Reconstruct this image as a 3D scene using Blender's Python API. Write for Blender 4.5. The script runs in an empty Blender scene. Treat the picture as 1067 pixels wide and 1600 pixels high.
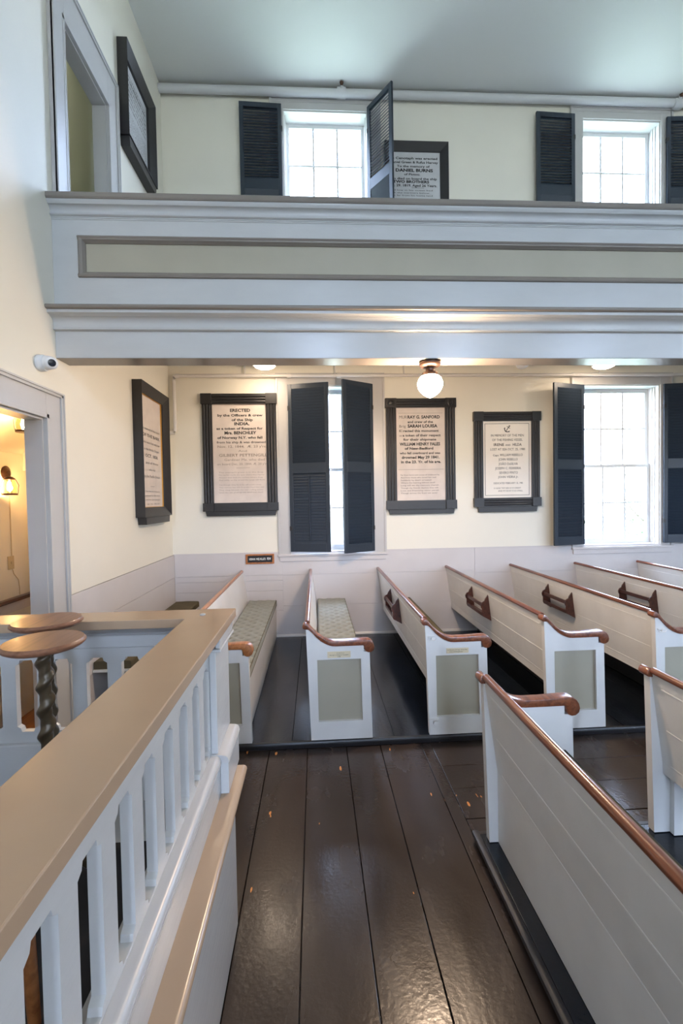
import bpy, bmesh, math, random
from mathutils import Vector, Matrix, Euler
random.seed(7)
PI = math.pi
SC = bpy.context.scene
COL = SC.collection

# ------------------------------------------------------------------ camera
YAW, PITCH, ROLL, FPX = 0.0569554, -0.027617, -0.0174832, 715.0
def make_camera():
    cd = bpy.data.cameras.new('camera')
    cam = bpy.data.objects.new('camera', cd)
    COL.objects.link(cam)
    cy, sy, cp, sp, cr, sr = math.cos(YAW), math.sin(YAW), math.cos(PITCH), math.sin(PITCH), math.cos(ROLL), math.sin(ROLL)
    f = Vector((sy*cp, cy*cp, sp)); r0 = Vector((cy, -sy, 0)); u0 = r0.cross(f)
    r = cr*r0 + sr*u0; u = -sr*r0 + cr*u0
    m = Matrix.Identity(4)
    for i in range(3):
        m[i][0], m[i][1], m[i][2] = r[i], u[i], -f[i]
    m[0][3], m[1][3], m[2][3] = 0, 0, 1.75
    cam.matrix_world = m
    cd.sensor_fit = 'VERTICAL'; cd.sensor_height = 36.0; cd.sensor_width = 24.0
    cd.lens = FPX/1600*36.0
    cd.clip_start = 0.05; cd.clip_end = 200
    SC.camera = cam
make_camera()

# ------------------------------------------------------------------ light and exposure
SC.view_settings.view_transform = 'Standard'
SC.view_settings.look = 'None'
SC.view_settings.gamma = 1.0
SC.view_settings.use_curve_mapping = False
SC.view_settings.exposure = 1.95
SKY_STRENGTH = 9.0
GLOBE_STRENGTH = 120.0
DOME_STRENGTH = 20.0
VESTIBULE_STRENGTH = 75.0

world = bpy.data.worlds.new('sky'); SC.world = world
world.use_nodes = True
wn = world.node_tree.nodes; wl = world.node_tree.links
bg = wn['Background']
tc = wn.new('ShaderNodeTexCoord'); sx = wn.new('ShaderNodeSeparateXYZ'); rp = wn.new('ShaderNodeValToRGB')
wl.new(tc.outputs['Generated'], sx.inputs[0]); wl.new(sx.outputs['Z'], rp.inputs[0])
rp.color_ramp.elements[0].position = 0.0; rp.color_ramp.elements[0].color = (0.50, 0.53, 0.55, 1)
rp.color_ramp.elements[1].position = 0.12; rp.color_ramp.elements[1].color = (0.56, 0.71, 1.0, 1)
wl.new(rp.outputs[0], bg.inputs[0])
# overcast sky, brighter towards the sun side (south, behind the camera) than towards the north
mr = wn.new('ShaderNodeMapRange'); wl.new(sx.outputs['Y'], mr.inputs[0])
mr.inputs[1].default_value = -0.5; mr.inputs[2].default_value = 0.35
mr.inputs[3].default_value = SKY_STRENGTH*1.25; mr.inputs[4].default_value = SKY_STRENGTH*0.95
wl.new(mr.outputs[0], bg.inputs[1])

def portal(x, y, z, sx_, sz_, inward):
    ld = bpy.data.lights.new('window_daylight', 'AREA')
    ld.shape = 'RECTANGLE'; ld.size = sx_; ld.size_y = sz_
    ld.cycles.is_portal = True
    o = bpy.data.objects.new('window_daylight', ld); COL.objects.link(o)
    o.location = (x, y, z)
    d = Vector((0, inward, 0))
    o.rotation_euler = d.to_track_quat('-Z', 'Z').to_euler()

# key sizes of the church, metres
WL = -1.805          # left wall face
WF = 5.88            # far (north) wall face
WB = -6.4            # wall behind the camera
WR = 12.6            # right end of the nave
ZC = 6.87            # ceiling
ZF = -0.05           # aisle floor
WIN_X = [(-0.31, 0.745), (3.55, 4.60), (7.40, 8.45), (11.2, 12.25)]
LOW = (1.085, 3.20); UPP = (4.55, 6.62)
for (a, b) in WIN_X:
    for (z0, z1) in (LOW, UPP):
        portal((a+b)/2, 6.2, (z0+z1)/2, b-a, z1-z0, -1)
        portal((a+b)/2, WB-0.25, (z0+z1)/2, b-a, z1-z0, 1)

# ------------------------------------------------------------------ materials
def mat(name, col, rough=0.5, metal=0.0, bump=0.0, bscale=60, var=0.0, vscale=3.0, spec=0.5, coat=0.0, stretch=None):
    m = bpy.data.materials.new(name); m.use_nodes = True
    n = m.node_tree.nodes; l = m.node_tree.links; p = n['Principled BSDF']
    p.inputs['Base Color'].default_value = (*col, 1)
    p.inputs['Roughness'].default_value = rough; p.inputs['Metallic'].default_value = metal
    p.inputs['Specular IOR Level'].default_value = spec
    p.inputs['Coat Weight'].default_value = coat
    p.inputs['Coat Roughness'].default_value = 0.12
    if bump or var:
        t = n.new('ShaderNodeTexCoord'); mp = n.new('ShaderNodeMapping')
        l.new(t.outputs['Object'], mp.inputs[0])
        if stretch: mp.inputs['Scale'].default_value = stretch
    if var:
        no = n.new('ShaderNodeTexNoise'); no.inputs['Scale'].default_value = vscale; no.inputs['Detail'].default_value = 6
        l.new(mp.outputs[0], no.inputs['Vector'])
        r = n.new('ShaderNodeValToRGB'); l.new(no.outputs['Fac'], r.inputs[0])
        r.color_ramp.elements[0].position = 0.3; r.color_ramp.elements[1].position = 0.7
        r.color_ramp.elements[0].color = (*[c*(1-var) for c in col], 1)
        r.color_ramp.elements[1].color = (*[min(1, c*(1+var)) for c in col], 1)
        l.new(r.outputs[0], p.inputs['Base Color'])
    if bump:
        nb = n.new('ShaderNodeTexNoise'); nb.inputs['Scale'].default_value = bscale; nb.inputs['Detail'].default_value = 4
        l.new(mp.outputs[0], nb.inputs['Vector'])
        b = n.new('ShaderNodeBump'); b.inputs['Strength'].default_value = bump; b.inputs['Distance'].default_value = 0.004
        l.new(nb.outputs['Fac'], b.inputs['Height']); l.new(b.outputs[0], p.inputs['Normal'])
    return m

def wood(name, c1, c2, rough=0.3, coat=0.4, scale=(18, 1.2, 18)):
    m = bpy.data.materials.new(name); m.use_nodes = True
    n = m.node_tree.nodes; l = m.node_tree.links; p = n['Principled BSDF']
    t = n.new('ShaderNodeTexCoord'); mp = n.new('ShaderNodeMapping'); mp.inputs['Scale'].default_value = scale
    l.new(t.outputs['Object'], mp.inputs[0])
    no = n.new('ShaderNodeTexNoise'); no.inputs['Scale'].default_value = 2.2; no.inputs['Detail'].default_value = 8; no.inputs['Distortion'].default_value = 0.8
    l.new(mp.outputs[0], no.inputs['Vector'])
    r = n.new('ShaderNodeValToRGB'); l.new(no.outputs['Fac'], r.inputs[0])
    r.color_ramp.elements[0].position = 0.32; r.color_ramp.elements[1].position = 0.68
    r.color_ramp.elements[0].color = (*c1, 1); r.color_ramp.elements[1].color = (*c2, 1)
    l.new(r.outputs[0], p.inputs['Base Color'])
    p.inputs['Roughness'].default_value = rough
    p.inputs['Coat Weight'].default_value = coat; p.inputs['Coat Roughness'].default_value = 0.15
    return m

def floor_paint(name, c1, c2, rough0, rough1, chip=False, along='Y'):
    m = bpy.data.materials.new(name); m.use_nodes = True
    n = m.node_tree.nodes; l = m.node_tree.links; p = n['Principled BSDF']
    t = n.new('ShaderNodeTexCoord'); mp = n.new('ShaderNodeMapping')
    mp.inputs['Scale'].default_value = (1, 0.35, 1) if along == 'Y' else (0.35, 1, 1)
    l.new(t.outputs['Object'], mp.inputs[0])
    def noise(s, d=5, dist=0.0, src=None):
        q = n.new('ShaderNodeTexNoise'); q.inputs['Scale'].default_value = s; q.inputs['Detail'].default_value = d; q.inputs['Distortion'].default_value = dist
        l.new((src or mp.outputs[0]), q.inputs['Vector']); return q
    big = noise(2.2, 6, 0.6); r = n.new('ShaderNodeValToRGB'); l.new(big.outputs['Fac'], r.inputs[0])
    r.color_ramp.elements[0].position = 0.35; r.color_ramp.elements[1].position = 0.7
    r.color_ramp.elements[0].color = (*c1, 1); r.color_ramp.elements[1].color = (*c2, 1)
    last = r.outputs[0]
    if chip:
        # bare orange wood where the paint has flaked off in small slivers
        mp2 = n.new('ShaderNodeMapping'); mp2.inputs['Scale'].default_value = (1, 0.28, 1); l.new(t.outputs['Object'], mp2.inputs[0])
        vo = n.new('ShaderNodeTexNoise'); vo.inputs['Scale'].default_value = 26; vo.inputs['Detail'].default_value = 1.5
        l.new(mp2.outputs[0], vo.inputs['Vector'])
        g = n.new('ShaderNodeMath'); g.operation = 'GREATER_THAN'; g.inputs[1].default_value = 0.768
        l.new(vo.outputs['Fac'], g.inputs[0])
        mx = n.new('ShaderNodeMix'); mx.data_type = 'RGBA'
        l.new(g.outputs[0], mx.inputs['Factor']); l.new(last, mx.inputs[6]); mx.inputs[7].default_value = (0.62, 0.26, 0.08, 1)
        last = mx.outputs[2]
    l.new(last, p.inputs['Base Color'])
    rr = n.new('ShaderNodeMapRange'); n2 = noise(7, 6)
    l.new(n2.outputs['Fac'], rr.inputs[0]); rr.inputs[1].default_value = 0.3; rr.inputs[2].default_value = 0.7
    rr.inputs[3].default_value = rough0; rr.inputs[4].default_value = rough1
    l.new(rr.outputs[0], p.inputs['Roughness'])
    p.inputs['Specular IOR Level'].default_value = 0.4
    b1 = n.new('ShaderNodeBump'); b1.inputs['Strength'].default_value = 0.22; b1.inputs['Distance'].default_value = 0.003
    n3 = noise(55, 4, 0.1, t.outputs['Object']); l.new(n3.outputs['Fac'], b1.inputs['Height'])
    b2 = n.new('ShaderNodeBump'); b2.inputs['Strength'].default_value = 0.20; b2.inputs['Distance'].default_value = 0.012
    n4 = noise(5, 3, 0.3); l.new(n4.outputs['Fac'], b2.inputs['Height']); l.new(b1.outputs[0], b2.inputs['Normal'])
    l.new(b2.outputs[0], p.inputs['Normal'])
    return m

def emit(name, col, strength):
    m = bpy.data.materials.new(name); m.use_nodes = True
    n = m.node_tree.nodes; l = m.node_tree.links
    for q in list(n): n.remove(q)
    o = n.new('ShaderNodeOutputMaterial'); e = n.new('ShaderNodeEmission')
    e.inputs[0].default_value = (*col, 1); e.inputs[1].default_value = strength
    l.new(e.outputs[0], o.inputs[0]); return m

def glass(name, tint=(1, 1, 1)):
    m = bpy.data.materials.new(name); m.use_nodes = True
    n = m.node_tree.nodes; l = m.node_tree.links
    for q in list(n): n.remove(q)
    o = n.new('ShaderNodeOutputMaterial'); mx = n.new('ShaderNodeMixShader')
    tr = n.new('ShaderNodeBsdfTransparent'); gl = n.new('ShaderNodeBsdfGlossy'); lw = n.new('ShaderNodeLayerWeight'); lw.inputs[0].default_value = 0.5
    pw = n.new('ShaderNodeMath'); pw.operation = 'POWER'; pw.inputs[1].default_value = 5.0
    ma = n.new('ShaderNodeMath'); ma.operation = 'MULTIPLY_ADD'; ma.inputs[1].default_value = 0.9; ma.inputs[2].default_value = 0.04
    tr.inputs[0].default_value = (*tint, 1); gl.inputs['Roughness'].default_value = 0.02
    l.new(lw.outputs['Facing'], pw.inputs[0]); l.new(pw.outputs[0], ma.inputs[0]); l.new(ma.outputs[0], mx.inputs[0]); l.new(tr.outputs[0], mx.inputs[1]); l.new(gl.outputs[0], mx.inputs[2]); l.new(mx.outputs[0], o.inputs[0])
    return m

M = {
 'plaster': mat('cream_plaster', (0.80, 0.76, 0.655), 0.55, bump=0.10, bscale=35, var=0.02, vscale=1.5),
 'ceiling': mat('white_ceiling_paint', (0.72, 0.72, 0.69), 0.6, bump=0.08, bscale=20),
 'under': mat('shade_darkened_moulding_grey', (0.34, 0.335, 0.33), 0.55),  # trim grey darkened, shade below the top rail put into the colour
 'green_plaster': mat('pale_green_plaster', (0.60, 0.635, 0.52), 0.6, bump=0.1, bscale=30),
 'wainscot': mat('mauve_grey_panelling_paint', (0.60, 0.56, 0.545), 0.42, bump=0.12, bscale=25, var=0.03),
 'trim': mat('grey_trim_paint', (0.50, 0.485, 0.47), 0.3, bump=0.12, bscale=25, var=0.03),
 'sash': mat('white_sash_paint', (0.66, 0.66, 0.65), 0.35),
 'gallery': mat('pale_grey_gloss_paint', (0.53, 0.53, 0.52), 0.24, bump=0.22, bscale=14, var=0.03, stretch=(1, 1, 3)),
 'taupe_dark': mat('grey_taupe_gloss_paint', (0.235, 0.205, 0.175), 0.26, bump=0.12, bscale=16, var=0.05),
 'taupe': mat('tan_gloss_paint', (0.42, 0.29, 0.19), 0.24, bump=0.12, bscale=16, var=0.05),
 'olive': mat('olive_grey_panel_paint', (0.40, 0.365, 0.28), 0.32, bump=0.18, bscale=18, var=0.04),
 'pew': mat('pale_grey_pew_paint', (0.73, 0.71, 0.68), 0.36, bump=0.14, bscale=22, var=0.04, vscale=5),
 'mahogany': wood('mahogany', (0.10, 0.026, 0.011), (0.27, 0.085, 0.034), 0.28, 0.35),
 'darkwood': wood('dark_rosewood', (0.035, 0.010, 0.007), (0.085, 0.026, 0.016), 0.35, 0.3),
 'shutter': mat('navy_black_shutter_paint', (0.022, 0.033, 0.050), 0.4, bump=0.15, bscale=40),
 'black': mat('black_frame_paint', (0.020, 0.019, 0.020), 0.36, bump=0.2, bscale=30),
 'blackpanel': mat('black_satin_panel', (0.010, 0.010, 0.012), 0.35),
 'marble': mat('pinkish_white_marble', (0.66, 0.58, 0.52), 0.5, var=0.08, vscale=6, bump=0.05),
 'marble_new': mat('clean_cream_marble', (0.80, 0.74, 0.66), 0.45, var=0.02, vscale=6),
 'ink': mat('black_lettering', (0.012, 0.011, 0.012), 0.6),
 'faded': mat('faded_lettering', (0.27, 0.22, 0.19), 0.7),
 'white_letter': mat('white_lettering', (0.85, 0.85, 0.80), 0.5),
 'gilt': mat('gilt_fillet', (0.65, 0.36, 0.08), 0.35, metal=0.6),
 'brass': mat('pale_brass_plate', (0.72, 0.60, 0.40), 0.4, metal=0.25),
 'bronze': mat('dark_bronze', (0.085, 0.045, 0.03), 0.35, metal=0.7, bump=0.1),
 'white_plastic': mat('white_plastic', (0.72, 0.74, 0.76), 0.35),
 'lens': mat('black_lens', (0.008, 0.01, 0.02), 0.15),
 'ivory': mat('ivory_plastic', (0.55, 0.45, 0.28), 0.4),
 'pipe': mat('painted_pipe', (0.68, 0.65, 0.62), 0.35),
 'pipe_up': mat('grey_painted_pipe', (0.58, 0.58, 0.58), 0.35),
 'cushion': mat('sage_grey_fabric', (0.27, 0.272, 0.24), 0.85, bump=0.3, bscale=300, var=0.05, spec=0.2),
 'olive_cushion': mat('olive_brown_fabric', (0.105, 0.085, 0.05), 0.85, bump=0.3, bscale=300, var=0.15, vscale=8, spec=0.2),
 'tuft': mat('dimple_shade_sage', (0.06, 0.06, 0.05), 0.9),  # buttons, coloured dark to carry the shade of their dimples
 'piping': mat('dark_green_piping', (0.03, 0.035, 0.025), 0.8),
 'floor': floor_paint('dark_brown_floor_paint', (0.026, 0.018, 0.0145), (0.046, 0.032, 0.026), 0.18, 0.30, chip=True),
 'platform': floor_paint('blue_black_platform_paint', (0.008, 0.011, 0.016), (0.014, 0.018, 0.025), 0.14, 0.26),
 'globe': emit('lit_opal_globe', (1.0, 0.74, 0.52), GLOBE_STRENGTH),
 'dome': emit('lit_ceiling_dome', (1.0, 0.80, 0.60), DOME_STRENGTH),
 'bulb': emit('lit_lantern_bulb', (1.0, 0.66, 0.34), VESTIBULE_STRENGTH),
 'glass': glass('window_glass'),
 'amber': glass('lantern_glass', (1.0, 0.93, 0.82)),
 'stand': wood('polished_brown_wood', (0.15, 0.062, 0.032), (0.26, 0.12, 0.065), 0.4, 0.1),
 'twist': mat('dark_antique_brass_wood', (0.085, 0.062, 0.036), 0.28, metal=0.35),
 'orange': wood('orange_varnished_wood', (0.30, 0.10, 0.03), (0.50, 0.19, 0.06), 0.3, 0.5),
 'near_black': mat('matte_near_black', (0.02, 0.02, 0.022), 0.9),  # flat matte near-black for the dais and the chair pad
 'leaf': mat('pale_green_leaves', (0.12, 0.20, 0.08), 0.7),
 'bark': mat('grey_bark', (0.15, 0.12, 0.10), 0.8),
 'ground': mat('dry_grass', (0.20, 0.22, 0.14), 0.9),
 'ext_shutter': mat('blue_outdoor_shutter', (0.05, 0.12, 0.16), 0.6),
}

# ------------------------------------------------------------------ helpers
def tag(o, label, cat, group=None):
    o['label'] = label; o['category'] = cat
    if group: o['group'] = group
    return o
def struct(o):
    o['kind'] = 'structure'; return o
def thing(name, label, cat, loc=(0, 0, 0), rz=0, group=None):
    o = bpy.data.objects.new(name, None); COL.objects.link(o)
    o.empty_display_size = 0.1
    o.location = loc; o.rotation_euler = (0, 0, rz)
    return tag(o, label, cat, group)
def obj(name, bm, m, parent=None, smooth=False, bevel=0.0, mw=None, angle=40):
    me = bpy.data.meshes.new(name)
    if isinstance(bm, bpy.types.Mesh):
        me = bm; me.name = name
    else:
        bmesh.ops.recalc_face_normals(bm, faces=bm.faces)
        bm.to_mesh(me); bm.free()
    me.materials.clear(); me.materials.append(m)
    o = bpy.data.objects.new(name, me); COL.objects.link(o)
    if parent: o.parent = parent
    if mw is not None: o.matrix_basis = mw
    if bevel:
        b = o.modifiers.new('bevel', 'BEVEL'); b.width = bevel; b.segments = 2; b.limit_method = 'ANGLE'; b.angle_limit = math.radians(30)
        b.harden_normals = False
    if smooth:
        for f in me.polygons: f.use_smooth = True
        e = o.modifiers.new('split', 'EDGE_SPLIT'); e.split_angle = math.radians(angle)
    return o
def B(): return bmesh.new()
def box(bm, x0, x1, y0, y1, z0, z1):
    vs = [bm.verts.new(p) for p in ((x0,y0,z0),(x1,y0,z0),(x1,y1,z0),(x0,y1,z0),(x0,y0,z1),(x1,y0,z1),(x1,y1,z1),(x0,y1,z1))]
    for f in ((0,1,2,3),(4,5,6,7),(0,1,5,4),(1,2,6,5),(2,3,7,6),(3,0,4,7)): bm.faces.new([vs[i] for i in f])
    return bm
def boxes(*args):
    bm = B()
    for a in args: box(bm, *a)
    return bm
def prism(bm, pts, axis, a, b):
    """closed outline pts swept along axis ('x': pts are (y,z); 'y': (x,z); 'z': (x,y)) from a to b"""
    def mk(p, t):
        return {'x': (t, p[0], p[1]), 'y': (p[0], t, p[1]), 'z': (p[0], p[1], t)}[axis]
    A = [bm.verts.new(mk(p, a)) for p in pts]; C = [bm.verts.new(mk(p, b)) for p in pts]
    n = len(pts)
    for i in range(n): bm.faces.new((A[i], A[(i+1) % n], C[(i+1) % n], C[i]))
    bm.faces.new(A); bm.faces.new(C)
    return bm
def lathe(bm, prof, c=(0, 0, 0), n=32, axis='z', mod=None):
    rings = []
    for (r, t) in prof:
        ring = []
        for k in range(n):
            a = 2*PI*k/n; rr = max(r, 1e-4)
            if mod: rr *= mod(a, t)
            u, v = rr*math.cos(a), rr*math.sin(a)
            p = {'z': (u, v, t), 'x': (t, u, v), 'y': (u, t, v)}[axis]
            ring.append(bm.verts.new((c[0]+p[0], c[1]+p[1], c[2]+p[2])))
        rings.append(ring)
    for i in range(len(rings)-1):
        for k in range(n):
            bm.faces.new((rings[i][k], rings[i][(k+1) % n], rings[i+1][(k+1) % n], rings[i+1][k]))
    bm.faces.new(rings[0]); bm.faces.new(rings[-1])
    return bm
def tube(bm, pts, r, n=12):
    P = [Vector(p) for p in pts]; rings = []
    for i, p in enumerate(P):
        d = ((P[min(i+1, len(P)-1)]-p).normalized() + (p-P[max(i-1, 0)]).normalized()).normalized()
        s = Vector((0, 0, 1)) if abs(d.z) < 0.9 else Vector((1, 0, 0))
        u = d.cross(s).normalized(); v = d.cross(u)
        rr = r[i] if isinstance(r, (list, tuple)) else r
        rings.append([bm.verts.new(p + rr*(math.cos(2*PI*k/n)*u + math.sin(2*PI*k/n)*v)) for k in range(n)])
    for i in range(len(rings)-1):
        for k in range(n):
            bm.faces.new((rings[i][k], rings[i][(k+1) % n], rings[i+1][(k+1) % n], rings[i+1][k]))
    bm.faces.new(rings[0]); bm.faces.new(rings[-1])
    return bm
def sweep_profile(bm, path, prof):
    """path: list of (point, side vector, up vector); prof: (s,u) closed outline"""
    rings = [[bm.verts.new(Vector(p)+s*Vector(sv)+u*Vector(uv)) for (s, u) in prof] for (p, sv, uv) in path]
    n = len(prof)
    for i in range(len(rings)-1):
        for k in range(n):
            bm.faces.new((rings[i][k], rings[i][(k+1) % n], rings[i+1][(k+1) % n], rings[i+1][k]))
    bm.faces.new(rings[0]); bm.faces.new(rings[-1])
    return bm
def to_mesh(ob):
    COL.objects.link(ob)
    dg = bpy.context.evaluated_depsgraph_get(); dg.update()
    me = bpy.data.meshes.new_from_object(ob.evaluated_get(dg))
    d = ob.data
    bpy.data.objects.remove(ob); bpy.data.curves.remove(d)
    return me
def plate_mesh(outer, holes, thick, mtx):
    """flat board outline with cut-outs, thickness `thick` centred on the outline plane, moved by mtx"""
    cu = bpy.data.curves.new('outline', 'CURVE'); cu.dimensions = '2D'; cu.fill_mode = 'BOTH'; cu.extrude = thick/2
    for loop in [outer]+holes:
        s = cu.splines.new('POLY'); s.points.add(len(loop)-1); s.use_cyclic_u = True
        for i, (a, b) in enumerate(loop): s.points[i].co = (a, b, 0, 1)
    me = to_mesh(bpy.data.objects.new('outline', cu))
    me.transform(mtx)
    bm = B(); bm.from_mesh(me); bmesh.ops.remove_doubles(bm, verts=bm.verts, dist=1e-5)
    bmesh.ops.recalc_face_normals(bm, faces=bm.faces)
    if bm.calc_volume(signed=True) < 0: bmesh.ops.reverse_faces(bm, faces=bm.faces)
    bm.verts.index_update()
    V = [tuple(v.co) for v in bm.verts]; F = [[v.index for v in f.verts] for f in bm.faces]; bm.free()
    clean = bpy.data.meshes.new('board'); clean.from_pydata(V, [], F); clean.update()
    bpy.data.meshes.remove(me)
    return clean
XZ = Matrix.Rotation(PI/2, 4, 'X')      # local (x,y) drawing -> world (x, z), facing -Y
def text_mesh(lines, depth=0.0015):
    """lines: (string, centre x, baseline z, cap height, width or None, boldness) on the plane y=0 facing -Y"""
    bm = B()
    for (s, xc, z, h, w, bold) in lines:
        if s == '-':     # a rule
            box(bm, xc-w/2, xc+w/2, -depth, 0, z, z+h); continue
        cu = bpy.data.curves.new('letters', 'FONT'); cu.body = s; cu.size = h/0.70; cu.offset = bold*h; cu.extrude = 0.0; cu.resolution_u = 2
        me = to_mesh(bpy.data.objects.new('letters', cu))
        if not len(me.vertices): continue
        xs = [v.co.x for v in me.vertices]; a, b = min(xs), max(xs); k = (w/(b-a)) if w else 1.0
        me.transform(XZ @ Matrix.Translation((0, 0, depth)) @ Matrix.Diagonal((k, 1, 1, 1)) @ Matrix.Translation((-(a+b)/2, 0, 0)))
        me.transform(Matrix.Translation((xc, 0, z)))
        bm.from_mesh(me); bpy.data.meshes.remove(me)
    return bm
def arc(cx, cy, r, a0, a1, n=6):
    return [(cx+r*math.cos(math.radians(a0+(a1-a0)*i/n)), cy+r*math.sin(math.radians(a0+(a1-a0)*i/n))) for i in range(n+1)]

# ------------------------------------------------------------------ the shell
def wall(name, axis, face, back, u0, u1, z0, z1, holes, m):
    """vertical wall; axis 'x' = plane x const (u is y), axis 'y' = plane y const (u is x)"""
    us = sorted({u0, u1, *[h[0] for h in holes], *[h[1] for h in holes]}); zs = sorted({z0, z1, *[h[2] for h in holes], *[h[3] for h in holes]})
    def solid(i, j):
        if i < 0 or j < 0 or i >= len(us)-1 or j >= len(zs)-1: return False
        cu, cz = (us[i]+us[i+1])/2, (zs[j]+zs[j+1])/2
        return not any(h[0] < cu < h[1] and h[2] < cz < h[3] for h in holes)
    bm = B(); V = {}
    def v(i, j, d):
        if (i, j, d) not in V:
            t = back if d else face
            V[(i, j, d)] = bm.verts.new((t, us[i], zs[j]) if axis == 'x' else (us[i], t, zs[j]))
        return V[(i, j, d)]
    for i in range(len(us)-1):
        for j in range(len(zs)-1):
            if not solid(i, j): continue
            for d in (0, 1): bm.faces.new((v(i,j,d), v(i+1,j,d), v(i+1,j+1,d), v(i,j+1,d)))
            if not solid(i-1, j): bm.faces.new((v(i,j,0), v(i,j+1,0), v(i,j+1,1), v(i,j,1)))
            if not solid(i+1, j): bm.faces.new((v(i+1,j,0), v(i+1,j+1,0), v(i+1,j+1,1), v(i+1,j,1)))
            if not solid(i, j-1): bm.faces.new((v(i,j,0), v(i+1,j,0), v(i+1,j,1), v(i,j,1)))
            if not solid(i, j+1): bm.faces.new((v(i,j+1,0), v(i+1,j+1,0), v(i+1,j+1,1), v(i,j+1,1)))
    return struct(obj(name, bm, m))

win_holes = [(a, b, z0, z1) for (a, b) in WIN_X for (z0, z1) in (LOW, UPP)]
wall('wall_front', 'y', WF, WF+0.24, WL-0.12, WR, ZF-0.2, ZC+0.1, win_holes, M['plaster'])
wall('wall_back', 'y', WB, WB-0.24, WL-0.12, WR, ZF-0.2, ZC+0.1, win_holes, M['plaster'])
DOOR = (1.95, 3.175, ZF, 2.325)
UDOOR = (3.58, 4.30, 3.50, 5.31)
wall('wall_left', 'x', WL, WL-0.11, WB, WF, ZF-0.2, ZC+0.1, [DOOR, UDOOR], M['plaster'])
struct(obj('wall_right', boxes((WR, WR+0.2, WB-0.24, WF+0.24, ZF-0.2, ZC+0.1)), M['plaster']))
struct(obj('ceiling', boxes((WL-0.12, WR+0.2, WB-0.24, WF+0.24, ZC, ZC+0.12)), M['ceiling']))

# aisle floor: wide old boards, one mesh
def floor_boards():
    bm = B(); g = 0.0045
    ex = [-1.9, -1.2, -0.66, -0.362, -0.090, 0.193, 0.440, 0.735, 0.81]
    for a, b in zip(ex, ex[1:]):
        dz = random.uniform(-0.0015, 0.0015)
        for (y0, y1) in (((WB, 0.2), (0.2+0.002, 3.33)) if random.random() < .5 else ((WB, -1.1), (-1.098, 3.33))):
            box(bm, a+g/2, b-g/2, y0, y1, ZF-0.03, ZF+dz)
    ey = [2.2, 2.47, 2.74, 2.98, 3.33]
    for a, b in zip(ey, ey[1:]):
        dz = random.uniform(-0.0015, 0.0015)
        box(bm, 0.81, WR, a+g/2, b-g/2, ZF-0.03, ZF+dz)
    box(bm, -1.9, WR, WB, WF, ZF-0.16, ZF-0.0315)
    return bm
struct(obj('floor', floor_boards(), M['floor'], bevel=0.002))

# side platform (under the wall pews) and centre platform
def platform(name, label, x0, x1, y0, y1, seams, nose):
    t = thing(name, label, 'platform', ((x0+x1)/2, (y0+y1)/2, ZF))
    inv = Matrix.Translation((-(x0+x1)/2, -(y0+y1)/2, -ZF))
    bm = B(); ss = [x0]+[s for s in seams]+[x1]
    for a, b in zip(ss, ss[1:]): box(bm, a+0.0015, b-0.0015, y0, y1, -0.03, random.uniform(-0.001, 0.001))
    box(bm, x0, x1, y0+0.012, y1, ZF+0.001, -0.0301)
    bm.transform(inv); obj('boards', bm, M['platform'], t, bevel=0.0015)
    bm = nose(); bm.transform(inv); obj('nosing', bm, M['black'], t, smooth=True)
    return t
platform('platform', 'low dark blue-black painted platform running under the pews along the window wall', WL+0.001, WR-0.01, 3.29, WF-0.001,
         [-1.2, -0.62, -0.20, 0.10, 0.55, 0.98, 1.42, 1.85, 2.3, 2.75, 3.2, 3.7, 4.2, 4.7, 5.3, 6, 7, 8, 9, 10, 11],
         lambda: prism(B(), [(3.272, -0.004), (3.276, 0.0005), (3.292, 0.002), (3.292, ZF+0.0015), (3.278, ZF+0.0015), (3.27, -0.02)], 'x', WL+0.001, WR-0.01))
def nose_c():
    bm = B()
    prof = [(0.812, ZF+0.0015), (0.800, ZF+0.004), (0.800, -0.028), (0.790, -0.024), (0.784, -0.012), (0.788, 0.001), (0.800, 0.007), (0.812, 0.006), (0.822, 0.001), (0.822, ZF+0.0015)]
    prism(bm, prof, 'y', WB+0.01, 2.31)
    prism(bm, [(2.31, ZF+0.0015), (2.312, -0.01), (2.306, 0.001), (2.285, 0.001), (2.285, ZF+0.0015)], 'x', 0.822, WR-0.01)
    return bm
platform('platform', 'low navy platform with a rounded black nosing under the centre pews in the right foreground', 0.823, WR-0.01, WB+0.01, 2.284,
         [1.1, 1.5, 1.9, 2.35, 2.8, 3.4, 4, 5, 6, 7, 8, 9, 10, 11], nose_c)

# wainscot on the far and left walls (horizontal boards with open seams)
def wains_far():
    bm = B(); t = 0.016
    def run(x0, x1, rows):
        for a, b in zip(rows, rows[1:]): box(bm, x0+0.002, x1-0.002, WF-t, WF-0.0005, a+0.002, b-0.002)
    run(WL+0.017, -0.43, [0.0, 0.345, 0.60, 0.73, 0.80, 1.085])
    run(-0.43, 2.07, [0.0, 0.40, 0.795, 1.085]); run(2.07, 5.2, [0, 0.36, 0.76, 1.085]); run(5.2, WR, [0, 0.4, 0.8, 1.085])
    box(bm, WL+0.017, WR, WF-0.009, WF-0.0005, 0.001, 1.083)
    return bm
struct(obj('trim_1', wains_far(), M['wainscot']))
def wains_left():
    bm = B(); t = 0.016
    for (y0, y1) in ((WB, 1.77), (3.40, WF-0.001)):
        for a, b in zip([-0.02, 0.40, 0.80, 1.085], [0.40, 0.80, 1.085]): box(bm, WL+0.0005, WL+t, y0, y1, a+0.002, b-0.002)
        box(bm, WL+0.0005, WL+0.009, y0, y1, -0.02, 1.083)
    return bm
struct(obj('trim_2', wains_left(), M['wainscot']))
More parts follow.
